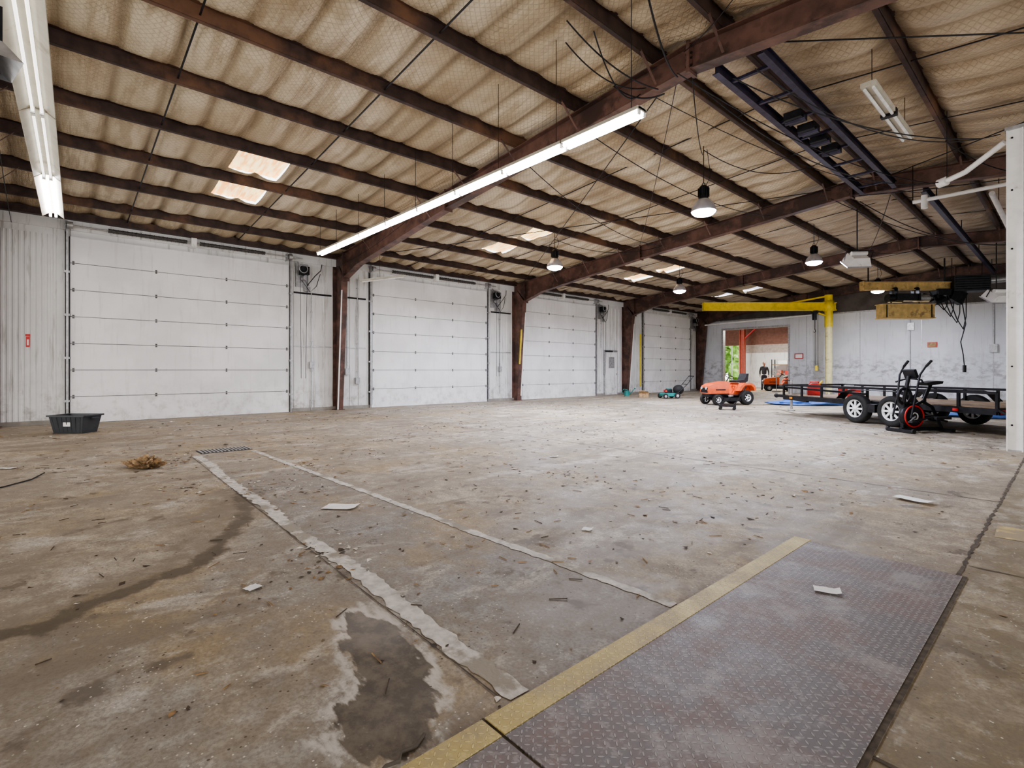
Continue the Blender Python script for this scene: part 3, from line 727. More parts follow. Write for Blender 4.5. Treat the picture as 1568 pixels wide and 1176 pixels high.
# ------------------------------------------------------------------ second hoist
rd=Vector((.6684,.7438,0)); ang=math.atan2(rd.y,rd.x)
mb=MB(); 
mb.ibeam((-1.75,0,1.2),(1.75,0,1.2),.2,.30,TANY,.025)
for x in(-1.75,1.75): mb.box((x,0,1.2),(.03,.24,.36),TANY)
for x in(-.5,.35):
    for s in(-1,1): mb.cyl((x,s*.03,1.08),(x,s*.12,1.08),.07,DARK); mb.beam((x,s*.13,1.1),(x,s*.13,.62),.16,.02,DARK,(1,0,0))
mb.box((-.05,0,.75),(1.0,.34,.28),DARK); mb.cyl((-.75,0,.72),(-.2,0,.72),.17,DARK,n=20); mb.cyl((.3,0,.72),(.85,0,.72),.15,GALV,n=20)
mb.box((-.05,0,.2),(2.0,.40,.52),TANY); mb.box((-.05,0,.47),(2.06,.46,.03),TANY); mb.box((-.05,0,-.07),(2.06,.46,.03),TANY)
for x in(-.9,.85): mb.box((x-.02,-.21,.2),(.03,.03,.5),DARK)
for x in(-.6,.5): mb.cyl((x,0,.48),(x,0,.62),.03,DARK)
for x in(-1.5,1.5): mb.cyl((x,0,1.35),(x,0,5.75-3.35-.1),.025,DARK)
for k in range(4): 
    x=1.0+k*.25; mb.tube([(x*.9,0,1.0),(x+.15,-.1,.5-.2*k),(x+.4,-.1,.25-.25*k),(x+.6,0,.45-.15*k),(x+.7,.1,1.0)],.018,DARK,6)
mb.box((1.35,0,.95),(.5,.4,.25),DARK); mb.box((2.0,0,.8),(.5,.2,.5),DARK,Matrix.Rotation(.5,3,'Y')); mb.beam((.9,0,.6),(2.5,.1,1.3),.06,.06,DARK)
mb.beam((.7,.1,.9),(2.3,.1,.55),.08,.08,DARK); mb.cyl((1.1,0,.55),(1.5,0,.7),.12,DARK)
mb.tube([(2.1,-.1,.6),(2.25,-.1,-.3),(2.05,-.1,-1.0),(2.15,-.1,-1.5),(2.2,-.1,-2.0)],.018,DARK,6); mb.box((2.2,-.1,-2.05),(.09,.07,.28),RUB)
mb.build('overhead_bridge_hoist',(-4.5,24.9,3.35),ang)

# ------------------------------------------------------------------ wheels helper
def wheel(mb,c,ax,R,w,rim,rr=.6,spokes=8,rimm=None):
    c=Vector(c);ax=Vector(ax).normalized(); rimm=rimm or RIM
    mb.lathe(c,ax,[(R*rr,-w*.45),(R*.85,-w/2),(R*.96,-w*.42),(R,-w*.25),(R,w*.25),(R*.96,w*.42),(R*.85,w/2),(R*rr,w*.45),(R*rr,-w*.45)],RUB,32)
    for s in(-1,1):
        mb.lathe(c,ax,[(R*rr,s*w*.46),(R*rr*.92,s*w*.40),(R*rr*.85,s*w*.22)],rimm,28)
        mb.lathe(c,ax,[(.001,s*w*.50),(R*.12,s*w*.50),(R*.16,s*w*.42),(R*.2,s*w*.2),(.001,s*w*.2)],rimm,16)
    u=Vector((0,0,1)) if abs(ax.z)<.9 else Vector((1,0,0)); x=u.cross(ax).normalized(); y=ax.cross(x)
    for i in range(spokes):
        a=2*math.pi*i/spokes; dd=x*math.cos(a)+y*math.sin(a)
        for s in(-1,1): mb.beam(c+dd*R*.1+ax*s*w*.34,c+dd*R*rr*.95+ax*s*w*.30,R*.13,w*.1,rimm,tuple(ax))
    mb.lathe(c,ax,[(.001,0),(R*rr,0)],DARK,20)

# ------------------------------------------------------------------ utility trailer
mb=MB(); L=5.3; W=2.0; zd=.47; zr=.82
for y in(0,W): mb.beam((0,y,zd),(L,y,zd),.05,.12,DARK); mb.beam((0,y,zr),(L,y,zr),.05,.05,DARK)
for y in(0,W):
    for i in range(9): mb.beam((i*L/8,y,zd),(i*L/8,y,zr),.045,.045,DARK)
for x in(0,L): mb.beam((x,0,zd),(x,W,zd),.05,.12,DARK)
mb.beam((0,0,zr),(0,W,zr),.05,.05,DARK)
for i in range(12): mb.bb((.03,.04+i*.162,zd+.04),(L-.03,.04+i*.162+.15,zd+.075),WOOD)
for i in range(8): mb.beam((.3+i*.65,0,zd-.02),(.3+i*.65,W,zd-.02),.04,.08,DARK)
for y in(.15,W-.15): mb.beam((.7,y,zd-.06),(-1.15,W/2,zd-.06),.07,.1,DARK)
mb.box((-1.3,W/2,zd-.03),(.35,.09,.09),DARK); mb.ball((-1.48,W/2,zd-.03),.07,DARK)
mb.cyl((-.85,W/2,.06),(-.85,W/2,.95),.035,GALV); mb.cyl((-.85,W/2,0),(-.85,W/2,.03),.10,GALV); mb.beam((-.85,W/2,.93),(-1.05,W/2-.1,.93),.02,.02,DARK)
for x in(2.52,3.42):
    mb.cyl((x,-.12,.34),(x,W+.12,.34),.035,DARK)
    for y,s in((-.14,-1),(W+.14,1)): wheel(mb,(x,y,.34),(0,s,0),.34,.20,RIM,.62,8)
for y0,y1 in((-.27,-.02),(W+.02,W+.27)):
    pts=[(2.05,.55),(2.19,.70),(2.42,.77),(3.52,.77),(3.75,.70),(3.89,.55)]
    for a,b in zip(pts[:-1],pts[1:]): mb.add([(a[0],y0,a[1]),(b[0],y0,b[1]),(b[0],y1,b[1]),(a[0],y1,a[1]),(a[0],y0,a[1]+.012),(b[0],y0,b[1]+.012),(b[0],y1,b[1]+.012),(a[0],y1,a[1]+.012)],[(0,1,2,3),(4,7,6,5),(0,4,5,1),(3,2,6,7)],DARK)
    mb.bb((2.88,y0+.02,.28),(3.06,y1-.1,.47),DARK)
mb.box((L+.03,.12,zd),(.02,.16,.08),RED); mb.box((L+.03,W-.12,zd),(.02,.16,.08),RED); mb.box((L-.7,-.03,zd),(.10,.01,.05),RED); mb.box((.3,-.03,zd),(.10,.01,.05),mat('amber_marker',(.8,.3,.02),.4))
for y in(0,W): mb.beam((L,y,zd+.05),(L+.9,y,zd-.42),.04,.04,DARK)
for i in range(6): mb.beam((L+.9*i/6,0,zd+.05-.47*i/6),(L+.9*i/6,W,zd+.05-.47*i/6),.03,.03,DARK)
mb.beam((-.5,.25,.76),(2.3,.35,.66),.08,.05,DARK)
TR=(-5.6,15.46,0); TRZ=math.atan2(-.491,.871)
mb.build('utility_trailer',TR,TRZ)
def on_trailer(u,v,z=0):
    c,s=math.cos(TRZ),math.sin(TRZ); return (TR[0]+c*u-s*v,TR[1]+s*u+c*v,z)
mb=MB(); mb.box((0,0,.13),(.34,.2,.26),RED); mb.prism([(-.17,.26),(.17,.26),(.08,.34),(-.05,.34)],-.08,.08,RED); mb.tube([(-.12,0,.27),(-.1,0,.37),(.1,0,.37),(.14,0,.27)],.018,RED); mb.cyl((.1,0,.28),(.2,0,.40),.025,YEL)
mb.build('red_gas_can',on_trailer(.45,.6,zd+.076),.4,.01)
mb=MB(); mb.box((0,0,.1),(.5,.24,.2),RED); mb.box((0,0,.215),(.51,.25,.03),DARK); mb.tube([(-.12,0,.23),(-.1,0,.29),(.1,0,.29),(.12,0,.23)],.012,GALV); mb.box((0,-.13,.17),(.06,.015,.05),GALV)
mb.build('red_toolbox',on_trailer(1.2,1.0,zd+.076),.2,.006)
mb=MB(); mb.box((0,0,.13),(.5,.3,.06),DARK)
for x in(-.2,.2):
    for y in(-.15,.15): mb.cyl((x,y-.03,.05),(x,y+.03,.05),.05,RUB,n=14)
mb.beam((-.2,0,.15),(.1,0,.42),.06,.05,DARK); mb.cyl((.1,0,.42),(.1,0,.46),.07,GALV); mb.beam((.2,0,.15),(.55,0,.75),.03,.03,DARK); 
mb.build('floor_jack',(-7.35,15.7,0),.4)
def lump(name,loc,size,m,seed,rz=0,rough=.28,fine=.10):
    bm=bmesh.new(); bmesh.ops.create_icosphere(bm,subdivisions=4,radius=1)
    for v in bm.verts:
        p=v.co.copy(); k=1+rough*mnoise.noise(p*1.6+Vector((seed,0,0)))+fine*mnoise.noise(p*5+Vector((seed,3,0)))
        v.co=Vector((p.x*size[0]*k,p.y*size[1]*k,max(0.003,(p.z*.6+.35)*size[2]*k)))
    me=bpy.data.meshes.new(name); bm.to_mesh(me); bm.free(); me.materials.append(m)
    for f in me.polygons: f.use_smooth=(fine<.2)
    o=bpy.data.objects.new(name,me); COL.objects.link(o); o.location=loc; o.rotation_euler[2]=rz; return o
lump('blue_tarp_bundle',(-1.7,18.2,0),(1.0,.6,.30),BLUE,3,.3)
lump('blue_tarp_bundle',(-6.4,20.2,0),(1.4,.6,.22),BLUE,8,.8)
lump('crumpled_paper_bag',(-7.94,.85,0),(.19,.12,.13),BAG,5,.6,.6,.55)

# ------------------------------------------------------------------ riding mower
def riding(name,loc,rz,body=ORANGE):
    mb=MB()
    mb.bb((-.75,-.22,.28),(.85,.22,.40),DARK)
    hood=[(.05,.40),(.88,.40),(.92,.52),(.86,.68),(.70,.76),(.15,.84),(.05,.82)]
    mb.prism(hood,-.24,.24,body)
    mb.bb((.86,-.18,.44),(.93,.18,.62),DARK)
    for s in(-1,1): mb.cyl((.915,s*.13,.60),(.935,s*.13,.60),.05,RIM,n=14)
    mb.bb((.2,-.245,.52),(.6,.245,.56),DARK)
    mb.prism([(-.85,.45),(-.80,.72),(-.3,.72),(-.12,.42),(.05,.40),(.05,.36),(-.85,.36)],-.24,.24,body)
    for s in(-1,1):
        mb.prism([(-.88,.50),(-.82,.70),(-.68,.78),(-.38,.78),(-.22,.66),(-.15,.50),(-.25,.50),(-.32,.62),(-.42,.70),(-.66,.70),(-.76,.62),(-.80,.50)],s*.24,s*.50,body)
        mb.bb((-.15,min(s*.24,s*.46),.34),(.3,max(s*.24,s*.46),.37),DARK)
    mb.prism([(-.68,.80),(-.28,.80),(-.26,.86),(-.62,.90),(-.72,1.12),(-.80,1.12),(-.76,.84)],-.2,.2,RUB)
    mb.cyl((.02,0,.80),(-.12,0,1.0),.02,DARK); mb.ring((-.13,0,1.01),(-.5,0,.8),.16,.014,DARK); mb.beam((-.13,-.15,1.01),(-.13,.15,1.01),.03,.01,DARK)
    mb.prism([(-.25,.14),(.5,.14),(.45,.27),(-.2,.27)],-.5,.5,DARK); mb.lathe((.12,0,.26),(0,0,1),[(.34,0),(.32,.04),(.1,.05)],DARK)
    for s in(-1,1):
        wheel(mb,(-.52,s*.40,.26),(0,s,0),.26,.22,RIM,.5,5); wheel(mb,(.62,s*.36,.19),(0,s,0),.19,.14,RIM,.55,5)
    mb.cyl((.62,-.36,.19),(.62,.36,.19),.03,DARK); mb.cyl((-.52,-.4,.26),(-.52,.4,.26),.04,DARK)
    return mb.build(name,loc,rz,.008)
riding('riding_lawn_mower',(-8.55,18.17,0),math.radians(-118))
riding('riding_lawn_mower',(-11.9,32.2,0),math.radians(-150))

mb=MB()
mb.prism([(-.3,.10),(.32,.10),(.34,.18),(.25,.24),(-.22,.24),(-.32,.18)],-.26,.26,TEAL); mb.cyl((0,0,.24),(0,0,.40),.15,DARK); mb.cyl((0,0,.40),(0,0,.44),.12,TEAL); mb.box((.13,0,.33),(.12,.2,.1),RED)
for x in(-.27,.27):
    for s in(-1,1): wheel(mb,(x,s*.30,.11 if x>0 else .13),(0,s,0),.11 if x>0 else .13,.05,RIM,.5,5)
for s in(-1,1): mb.tube([(-.28,s*.22,.2),(-.75,s*.24,.62),(-1.05,s*.22,.98)],.014,DARK)
mb.cyl((-1.05,-.22,.98),(-1.05,.22,.98),.018,RUB); mb.cyl((-.75,-.24,.62),(-.75,.24,.62),.012,DARK)
mb.ball((-.45,0,.38),.24,RUB,14,9,(1,.9,.9))
mb.build('push_lawn_mower',(-12.1,20.2,0),math.radians(-125))
mb=MB(); mb.box((0,0,.12),(.42,.3,.24),CARD); mb.box((-.1,.22,.26),(.2,.14,.01),CARD,Matrix.Rotation(.6,3,'X')); mb.box((0,-.2,.25),(.4,.12,.01),CARD,Matrix.Rotation(-.7,3,'X')); mb.build('cardboard_box',(-13.3,20.1,0),.5)
mb=MB(); mb.cyl((0,0,0),(0,0,.25),.13,TEAL,.11); mb.tube([(.1,0,.08),(.25,0,.2),(.36,0,.33)],[.025,.018,.015],TEAL); mb.cyl((.36,0,.33),(.40,0,.37),.02,TEAL,.05); mb.tube([(-.1,0,.08),(-.24,0,.2),(-.15,0,.33),(.03,0,.30),(.06,0,.24)],.014,TEAL); mb.build('green_watering_can',(-14.6,20.6,0),.8)

# ------------------------------------------------------------------ exercise bike
mb=MB()
mb.beam((-.45,-.28,.04),(-.45,.28,.04),.08,.06,DARK); mb.beam((.5,-.25,.04),(.5,.25,.04),.08,.06,DARK); mb.beam((-.45,0,.06),(.5,0,.06),.07,.07,DARK)
for y in(-.28,.28): mb.cyl((-.45,y-.02,.045),(-.45,y+.02,.045),.045,RUB)
mb.lathe((-.2,0,.32),(0,1,0),[(.001,-.07),(.16,-.075),(.25,-.05),(.27,0),(.25,.05),(.16,.075),(.001,.07)],DARK,30)
for s in(-1,1): mb.ring((-.2,s*.065,.32),(0,1,0),.21,.016,RED,30); mb.ring((-.2,s*.075,.32),(0,1,0),.07,.012,RIM,20)
for s in(-1,1):
    mb.beam((-.2,s*.09,.32),(-.2+s*.14,s*.11,.32+s*.1),.03,.03,GALV); mb.box((-.2+s*.14,s*.18,.32+s*.1),(.16,.1,.03),RUB)
    mb.tube([(.45,s*.16,.22),(.1,s*.16,.30),(-.2+s*.14,s*.16,.33+s*.1)],.02,DARK); mb.box((.3,s*.17,.29),(.34,.13,.05),RUB)
    mb.tube([(-.42,s*.2,.30),(-.30,s*.2,.80),(-.24,s*.22,1.15),(-.10,s*.24,1.35),(-.02,s*.25,1.42)],.018,DARK)
    mb.cyl((-.12,s*.24,1.32),(-.01,s*.25,1.43),.024,RUB)
mb.tube([(-.4,0,.08),(-.38,0,.6),(-.26,0,1.12)],.035,DARK); mb.tube([(-.2,0,.5),(.08,0,.62),(.25,0,.95)],.03,DARK); mb.tube([(.5,0,.08),(.28,0,.5),(.05,0,.62)],.03,DARK)
mb.prism([(.08,.93),(.42,.97),(.44,1.02),(.30,1.03),(.05,.99)],-.10,.10,RUB); mb.box((-.22,0,1.17),(.06,.26,.18),DARK,Matrix.Rotation(-.4,3,'Y')); mb.box((-.19,0,1.18),(.02,.2,.12),RIM,Matrix.Rotation(-.4,3,'Y'))
mb.tube([(-.26,-.3,1.0),(-.18,-.2,1.05),(-.26,0,1.08),(-.18,.2,1.05),(-.26,.3,1.0)],.018,DARK)
mb.ring((-.36,0,.72),(0,1,0),.15,.03,DARK,24)
mb.build('exercise_bike',(-2.12,12.95,0),ang+.15)

# ------------------------------------------------------------------ black tote
mb=MB(); w0,d0,w1,d1,h=.28,.18,.34,.23,.36
def loop(w,d,z): return [(-w,-d,z),(w,-d,z),(w,d,z),(-w,d,z)]
V=loop(w0,d0,0)+loop(w1,d1,h)+loop(w1-.02,d1-.02,h)+loop(w0-.02,d0-.02,.02)
F=[(3,2,1,0)]+[(i,(i+1)%4,4+(i+1)%4,4+i) for i in range(4)]+[(4+i,4+(i+1)%4,8+(i+1)%4,8+i) for i in range(4)]+[(8+i,8+(i+1)%4,12+(i+1)%4,12+i) for i in range(4)]+[(12,13,14,15)]
mb.add(V,F,BINM)
for s in(-1,1): mb.bb((-w1-.03,s*d1-.02,h-.03),(w1+.03,s*d1+.02,h),BINM); mb.bb((s*w1-.03,-d1,h-.03),(s*w1+.03,d1,h),BINM); mb.box((s*(w1+.04),0,h-.06),(.05,.16,.03),BINM)
for i in range(7): mb.beam((-.24+i*.08,-d0-.002,.03),(-.28+i*.093,-d1+.002,h-.04),.012,.012,BINM)
mb.box((0,-.208,.2),(.14,.006,.12),PAPER)
mb.build('black_storage_tote',(-13.35,.3,0),math.radians(48),.006)

# ------------------------------------------------------------------ signs
mb=MB(); mb.bb((XL+.014,-.50,2.00),(XL+.03,-.42,2.05),RED); mb.bb((XL+.014,-.49,1.76),(XL+.026,-.43,1.99),RED); mb.bb((XL+.026,-.475,1.80),(XL+.030,-.445,1.93),PAPER); mb.build('red_wall_tag')
mb=MB(); mb.box((-9.95,Y1-.04,2.0),(.42,.03,.28),RED); mb.box((-9.95,Y1-.058,2.0),(.34,.006,.2),PAPER); mb.build('wall_sign')
mb=MB(); mb.box((-4.4,Y1-.04,2.4),(.34,.03,.22),RED); mb.box((-4.4,Y1-.058,2.4),(.30,.006,.18),CARD); mb.build('wall_sign')
mb=MB()
mb.bb((-5.3,Y1-.09,3.1),(-5.05,Y1-.02,3.45),GALV); mb.cyl((-5.2,Y1-.04,3.45),(-5.2,Y1-.04,4.1),.02,GALV,n=8); mb.cyl((-5.2,Y1-.04,.4),(-5.2,Y1-.04,3.1),.018,GALV,n=8)
mb.build('electrical_box')
mb=MB(); mb.bb((-2.5,Y1-.09,2.0),(-2.25,Y1-.02,2.35),GALV); mb.cyl((-2.37,Y1-.04,2.35),(-2.37,Y1-.04,4.1),.02,GALV,n=8)
mb.build('electrical_box')
mb=MB(); x=-1.9
mb.bb((x,Y1-.05,0),(x+1.05,Y1-.01,2.25),DARK); mb.bb((x+.06,Y1-.07,.02),(x+.99,Y1-.05,2.15),mat('dark_grey_door',(.09,.09,.10),.5)); mb.cyl((x+.15,Y1-.12,1.05),(x+.15,Y1-.07,1.05),.03,GALV); mb.build('door_6')

# ------------------------------------------------------------------ papers, leaf litter
def sheet(loc,w,h,rz):
    mb=MB(); n=5; V=[]
    for i in range(n+1):
        for j in range(n+1):
            u=i/n-.5; v=j/n-.5; V.append((u*w,v*h,.006+.008*abs(mnoise.noise(Vector((u*3+loc[0],v*3,1))))+.01*(abs(u)*2)**3*(i==n)))
    mb.add(V,[(i*(n+1)+j,(i+1)*(n+1)+j,(i+1)*(n+1)+j+1,i*(n+1)+j+1) for i in range(n) for j in range(n)],PAPER,True)
    mb.build('paper_sheet',(loc[0],loc[1],.002 if loc[0]<-1.3 else .012),rz)
sheet((-4.45,1.92),.30,.17,.75); sheet((-3.12,.835),.09,.08,.3); sheet((-.93,3.19),.13,.08,.4); sheet((-1.04,6.05),.30,.14,-.3); sheet((-2.54,3.07),.08,.08,.5); sheet((-9.0,-.45),.25,.08,.9); sheet((-5.0,5.3),.12,.06,.9)
mb=MB()
def flake(x,y,s,m,z=.001,curl=.3):
    a=random.uniform(0,6.28); n=random.choice((3,4,5)); V=[]
    for i in range(n):
        t=a+2*math.pi*i/n; r=s*random.uniform(.5,1.2)*(1 if i%2 else .55); V.append((x+math.cos(t)*r,y+math.sin(t)*r,z+random.uniform(0,curl)*s))
    mb.add(V,[tuple(range(n))],m)
for k in range(5200):
    r=random.random(); x=random.uniform(-14.5,-.6); y=random.uniform(-1.2,14) if r<.85 else random.uniform(14,28)
    dist=math.hypot(x,y)
    if mnoise.noise(Vector((x*.6,y*.6,4)))<-.05 and random.random()<.6: continue
    if x>-1.42 and y<4.1: continue
    s=random.choice((.6,.8,1,1,1.7))*random.uniform(.006,.017)*(1+.12*dist)
    flake(x,y,s,random.choice((LEAF,LEAF,LEAFD,CHIP,LEAFD)))
for k in range(520):
    cx,cy=random.choice(((-6.3,1.0),(-6.6,2.5),(-5.5,1.9),(-9.5,6),(-4,4.5),(-7,8),(-8.3,1.2),(-3.4,1.35),(-5.8,1.6)))
    flake(cx+random.gauss(0,.3),cy+random.gauss(0,.15),random.uniform(.01,.035),random.choice((LEAF,LEAFD,CHIP)))
for k in range(340):
    x=random.uniform(-10,-1.5); y=random.uniform(-.5,9); a=random.uniform(0,6.28); l=random.uniform(.03,.10)
    mb.beam((x,y,.004),(x+math.cos(a)*l,y+math.sin(a)*l,.006),.004,.004,random.choice((LEAF,LEAFD)))
for k in range(30): flake(random.uniform(-.42,2),random.uniform(2,8),random.uniform(.01,.025),random.choice((LEAF,CHIP)))
mb.build('floor_leaf_litter')
mb=MB(); mb.tube([(-1.40,.70,.016),(-1.43,.76,.016),(-1.42,.80,.016),(-1.46,.83,.007),(-1.45,.88,.007),(-1.48,.93,.007)],.006,mat('grey_rope',(.10,.085,.07),.9),8); mb.build('rope_scrap')
mb=MB(); mb.tube([(-7.3,-.75,.008),(-7.6,-.4,.008),(-7.9,-.2,.008),(-8.3,-.1,.008)],.007,RUB,8); mb.build('black_power_cord')

# ------------------------------------------------------------------ annex beyond the opening
mb=MB(); mb.bb((-19.8,30.0,0),(-19.6,38.5,4.6),WHT); mb.build('wall_annex_left')
mb=MB(); mb.bb((-6,29.8,0),(-5.8,38.5,4.6),WHT); mb.build('wall_annex_right')
mb=MB(); mb.bb((-19.8,38.0,0),(-18.1,38.2,4.6),WHT); mb.bb((-16.9,38.0,0),(-5.8,38.2,2.5),WHT); mb.bb((-18.1,38.0,3.1),(-5.8,38.2,4.6),mat('red_brown_cladding',(.22,.10,.07),.6)); mb.bb((-16.9,38.0,2.5),(-5.8,38.2,3.1),mat('pale_cladding',(.45,.38,.34),.6)); mb.build('wall_annex_far')
mb=MB(); mb.bb((-18.1,38.0,0),(-16.9,38.2,.4),WHT)
for x in(-18.1,-17.5,-16.94): mb.bb((x,38.02,.4),(x+.04,38.12,3.1),GALV)
mb.bb((-18.1,38.02,1.7),(-16.9,38.12,1.75),GALV); mb.build('window_9')
mb=MB(); mb.bb((-20,29.8,4.4),(-5.8,38.5,4.6),CEIL)
for y in(31.5,33.2,35,36.6): mb.bb((-19.8,y,4.2),(-5.8,y+.08,4.4),PURL)
mb.build('ceiling_annex')
mb=MB(); mb.bb((-19.8,30,-.02),(-15.9,38.5,0),FLOOR); mb.build('floor_annex')
mb=MB(); mb.ibeam((-16.2,37.0,0),(-16.2,37.0,4.4),.3,.3,mat('bright_red_column',(.45,.10,.06),.5),.03); mb.bb((-16.4,36.8,0),(-16.0,37.2,.03),GALV); mb.beam((-16.2,37,3.4),(-15.2,37,4.3),.08,.08,RED); mb.build('red_steel_column')
mb=MB(); mb.bb((-14.3,37.2,0),(-12.3,37.8,.05),DARK)
for z in(.9,1.6): mb.bb((-14.3,37.2,z),(-12.3,37.8,z+.05),WOOD)
for x in(-14.3,-12.35):
    for y in(37.2,37.75): mb.bb((x,y,0),(x+.05,y+.05,2.0),DARK)
mb.box((-13.9,37.5,1.1),(.4,.3,.3),ORANGE); mb.box((-13.2,37.5,1.08),(.5,.3,.26),RED); mb.box((-12.7,37.5,.25),(.5,.4,.4),CARD); mb.box((-13.6,37.5,1.78),(.6,.35,.26),PAPER); mb.build('storage_shelf')
mb=MB(); mb.cyl((0,0,0),(0,0,.02),.22,DARK); mb.cyl((0,0,0),(0,0,.95),.02,GALV)
for r in(.09,.16,.22): mb.ring((0,-.03,1.15),(0,1,0),r,.006,PIPEW,28,6); mb.ring((0,-.10,1.15),(0,1,0),r,.006,PIPEW,28,6)
for i in range(3): mb.box((math.cos(i*2.1)*.1,-.065,1.15+math.sin(i*2.1)*.1),(.15,.02,.09),PIPEW,Matrix.Rotation(-i*2.1,3,'Y'))
mb.cyl((0,-.06,1.15),(0,.12,1.15),.06,PIPEW); mb.build('pedestal_fan',(-11.6,30.9,0),.7)
l=bpy.data.lights.new('annex_fill_lamp','AREA'); l.size=1.2; l.energy=420; l.color=(1,.97,.9)  # lamp added to light the annex interior
e=bpy.data.objects.new('annex_fill_light',None); COL.objects.link(e); e.location=(-12.5,34.0,4.0)
mb=MB(); mb.box((0,0,.03),(1.3,.3,.05),REFL); mb.cyl((-.5,0,.05),(-.5,0,.4),.005,DARK,n=6); mb.cyl((.5,0,.05),(.5,0,.4),.005,DARK,n=6); mb.build('fill_lamp_housing',parent=e)
o=bpy.data.objects.new('fill_lamp',l); COL.objects.link(o); o.parent=e; o.location=(0,0,-.01)
mb=MB(); mb.bb((-40,38.5,-.15),(10,70,-.05),GRASS); mb.build('grass_ground')
bm=bmesh.new()
for k in range(30):
    c=Vector((random.uniform(-27,-15),random.uniform(45,48),random.uniform(.6,6))); r=random.uniform(.9,1.7)
    g=bmesh.ops.create_icosphere(bm,subdivisions=3,radius=r,matrix=Matrix.Translation(c))
    for v in g['verts']:
        d=(v.co-c).normalized(); v.co+=d*r*.45*mnoise.noise(v.co*1.7)+d*r*.2*mnoise.noise(v.co*6)
me=bpy.data.meshes.new('tree_foliage'); bm.to_mesh(me); bm.free(); me.materials.append(GREEN)
tr=bpy.data.objects.new('leafy_tree',None); COL.objects.link(tr)
o=bpy.data.objects.new('foliage',me); COL.objects.link(o); o.parent=tr
mb=MB()
for x in(-24,-20.5,-17): mb.tube([(x,46.5,-.1),(x+.1,46.5,2),(x-.1,46.6,4.5)],[.25,.2,.12],WOOD)
mb.build('trunks',parent=tr)

# ------------------------------------------------------------------ standing man
def skinned(name,verts,edges,mt,parent,sub=2,root=0):
    me=bpy.data.meshes.new(name); me.from_pydata([v[0] for v in verts],edges,[]); o=bpy.data.objects.new(name,me); COL.objects.link(o)
    o.parent=parent; md=o.modifiers.new('skin','SKIN'); me.materials.append(mt)
    for i,v in enumerate(verts):
        r=v[1]; me.skin_vertices[0].data[i].radius=(r,r) if not hasattr(r,'__len__') else r
        me.skin_vertices[0].data[i].use_root=(i==root)
    md.use_smooth_shade=True
    s=o.modifiers.new('sub','SUBSURF'); s.levels=sub; s.render_levels=sub; return o
man=bpy.data.objects.new('standing_man',None); COL.objects.link(man)
skinned('torso_and_arms',[((0,0,.95),(.16,.11)),((0,0,1.12),(.145,.10)),((0,-.01,1.30),(.17,.115)),((0,0,1.44),(.12,.09)),((0,0,1.51),(.06,.06)),
  ((-.17,0,1.42),.068),((-.24,.01,1.16),.05),((-.23,-.10,.95),.042),
  ((.17,0,1.42),.068),((.25,.02,1.16),.05),((.25,-.08,.93),.042)],
  [(0,1),(1,2),(2,3),(3,4),(3,5),(5,6),(6,7),(3,8),(8,9),(9,10)],SHIRT,man)
skinned('trousers',[((0,0,.97),(.155,.115)),((0,0,.88),(.15,.115)),((-.10,0,.80),.088),((-.11,-.02,.48),.066),((-.12,.01,.10),.055),((.10,0,.80),.088),((.12,-.01,.48),.066),((.15,.02,.10),.055)],
  [(0,1),(1,2),(2,3),(3,4),(1,5),(5,6),(6,7)],PANTS,man)
mb=MB()
for x in(-.12,.15):
    mb.ball((x,-.06,.045),.075,RUB,14,8,(.65,1.9,.6)); mb.cyl((x,.02,.03),(x,.02,.14),.055,RUB)
mb.build('shoes',parent=man)
mb=MB(); mb.cyl((0,0,1.46),(0,-.005,1.58),.052,SKIN); mb.ball((0,-.015,1.655),.1,SKIN,20,14,(.78,.95,1.18)); mb.ball((0,-.06,1.59),.05,SKIN,12,8,(.9,.8,.8))
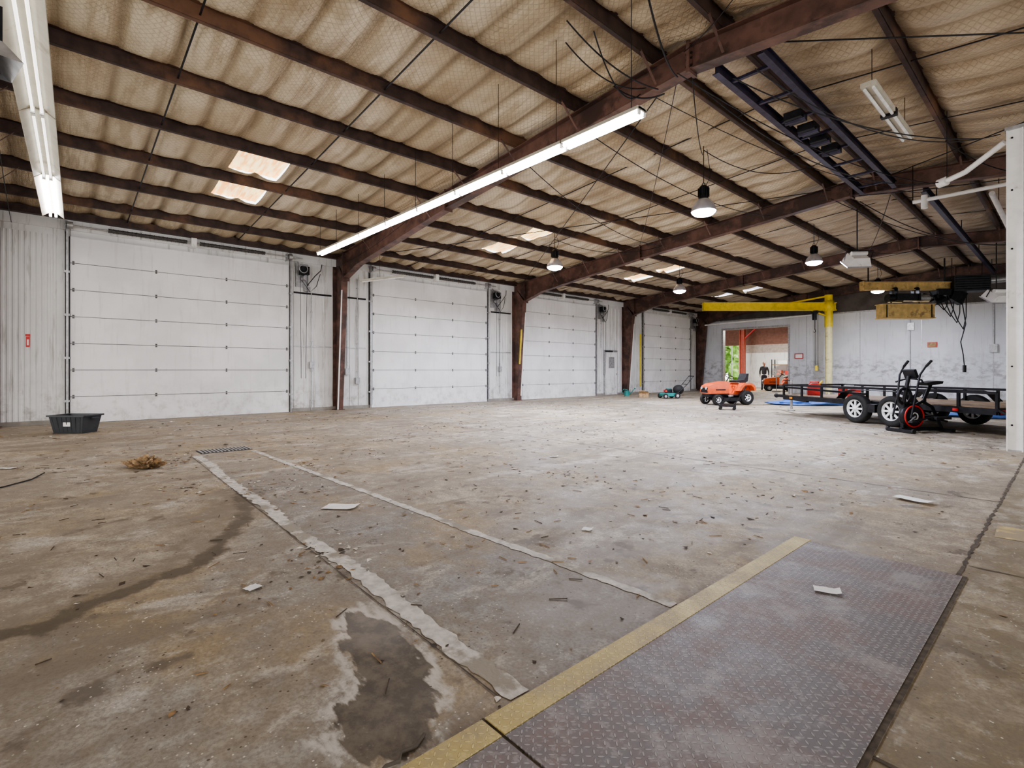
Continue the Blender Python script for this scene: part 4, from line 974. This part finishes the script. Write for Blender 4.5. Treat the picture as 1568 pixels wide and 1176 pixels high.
mb.prism([(-.105,1.63),(-.135,1.625),(-.11,1.67)],-.012,.012,SKIN,'x'); 
for s in(-1,1): mb.ball((s*.032,-.102,1.665),.011,RIM,8,6); mb.ball((s*.032,-.110,1.665),.006,HAIR,8,6); mb.ball((s*.08,.0,1.65),.026,SKIN,10,6,(.35,.7,1.2)); mb.box((s*.032,-.108,1.69),(.035,.008,.006),HAIR)
mb.box((0,-.102,1.60),(.045,.008,.008),RED); mb.ball((0,.008,1.69),.1,HAIR,18,10,(.83,.96,.95))
mb.build('head',parent=man)
for s,w in((-1,Vector((-.23,-.10,.95))),(1,Vector((.25,-.08,.93)))):
    mb=MB(); mb.ball(w+Vector((0,-.03,-.06)),.05,SKIN,12,8,(.45,.8,1.1)); mb.cyl(w+Vector((0,.01,.03)),w+Vector((0,-.02,-.05)),.028,SKIN)
    for i,l in enumerate((.068,.078,.072,.056)):
        b=w+Vector((0,-.065+i*.021,-.105)); mb.tube([b+Vector((0,0,.02)),b,b+Vector((-s*.008,-.004,-l*.5)),b+Vector((-s*.03,-.006,-l*.9))],[.009,.009,.008,.0065],SKIN)
    mb.tube([w+Vector((0,-.055,-.04)),w+Vector((-s*.02,-.085,-.07)),w+Vector((-s*.03,-.09,-.105))],[.011,.010,.008],SKIN)
    mb.build('hand',parent=man)
man.location=(-13.15,33.1,0); man.rotation_euler[2]=math.radians(20)

# ------------------------------------------------------------------ world & camera
w=bpy.data.worlds.new('overcast_sky'); sc.world=w; w.use_nodes=True
bg=w.node_tree.nodes['Background']; bg.inputs[0].default_value=(.985,.975,.97,1); bg.inputs[1].default_value=4.2
cam=bpy.data.cameras.new('camera'); co=bpy.data.objects.new('camera',cam); COL.objects.link(co)
co.location=(0,0,1.24); co.rotation_euler=(math.radians(90),0,math.radians(48.06))
cam.sensor_width=36; cam.lens=778/1568*36; cam.shift_y=-21/1568; cam.clip_start=.05; cam.clip_end=300
sc.camera=co
try:
    sc.view_settings.look='AgX - Medium High Contrast'
except Exception as ex: print(ex)
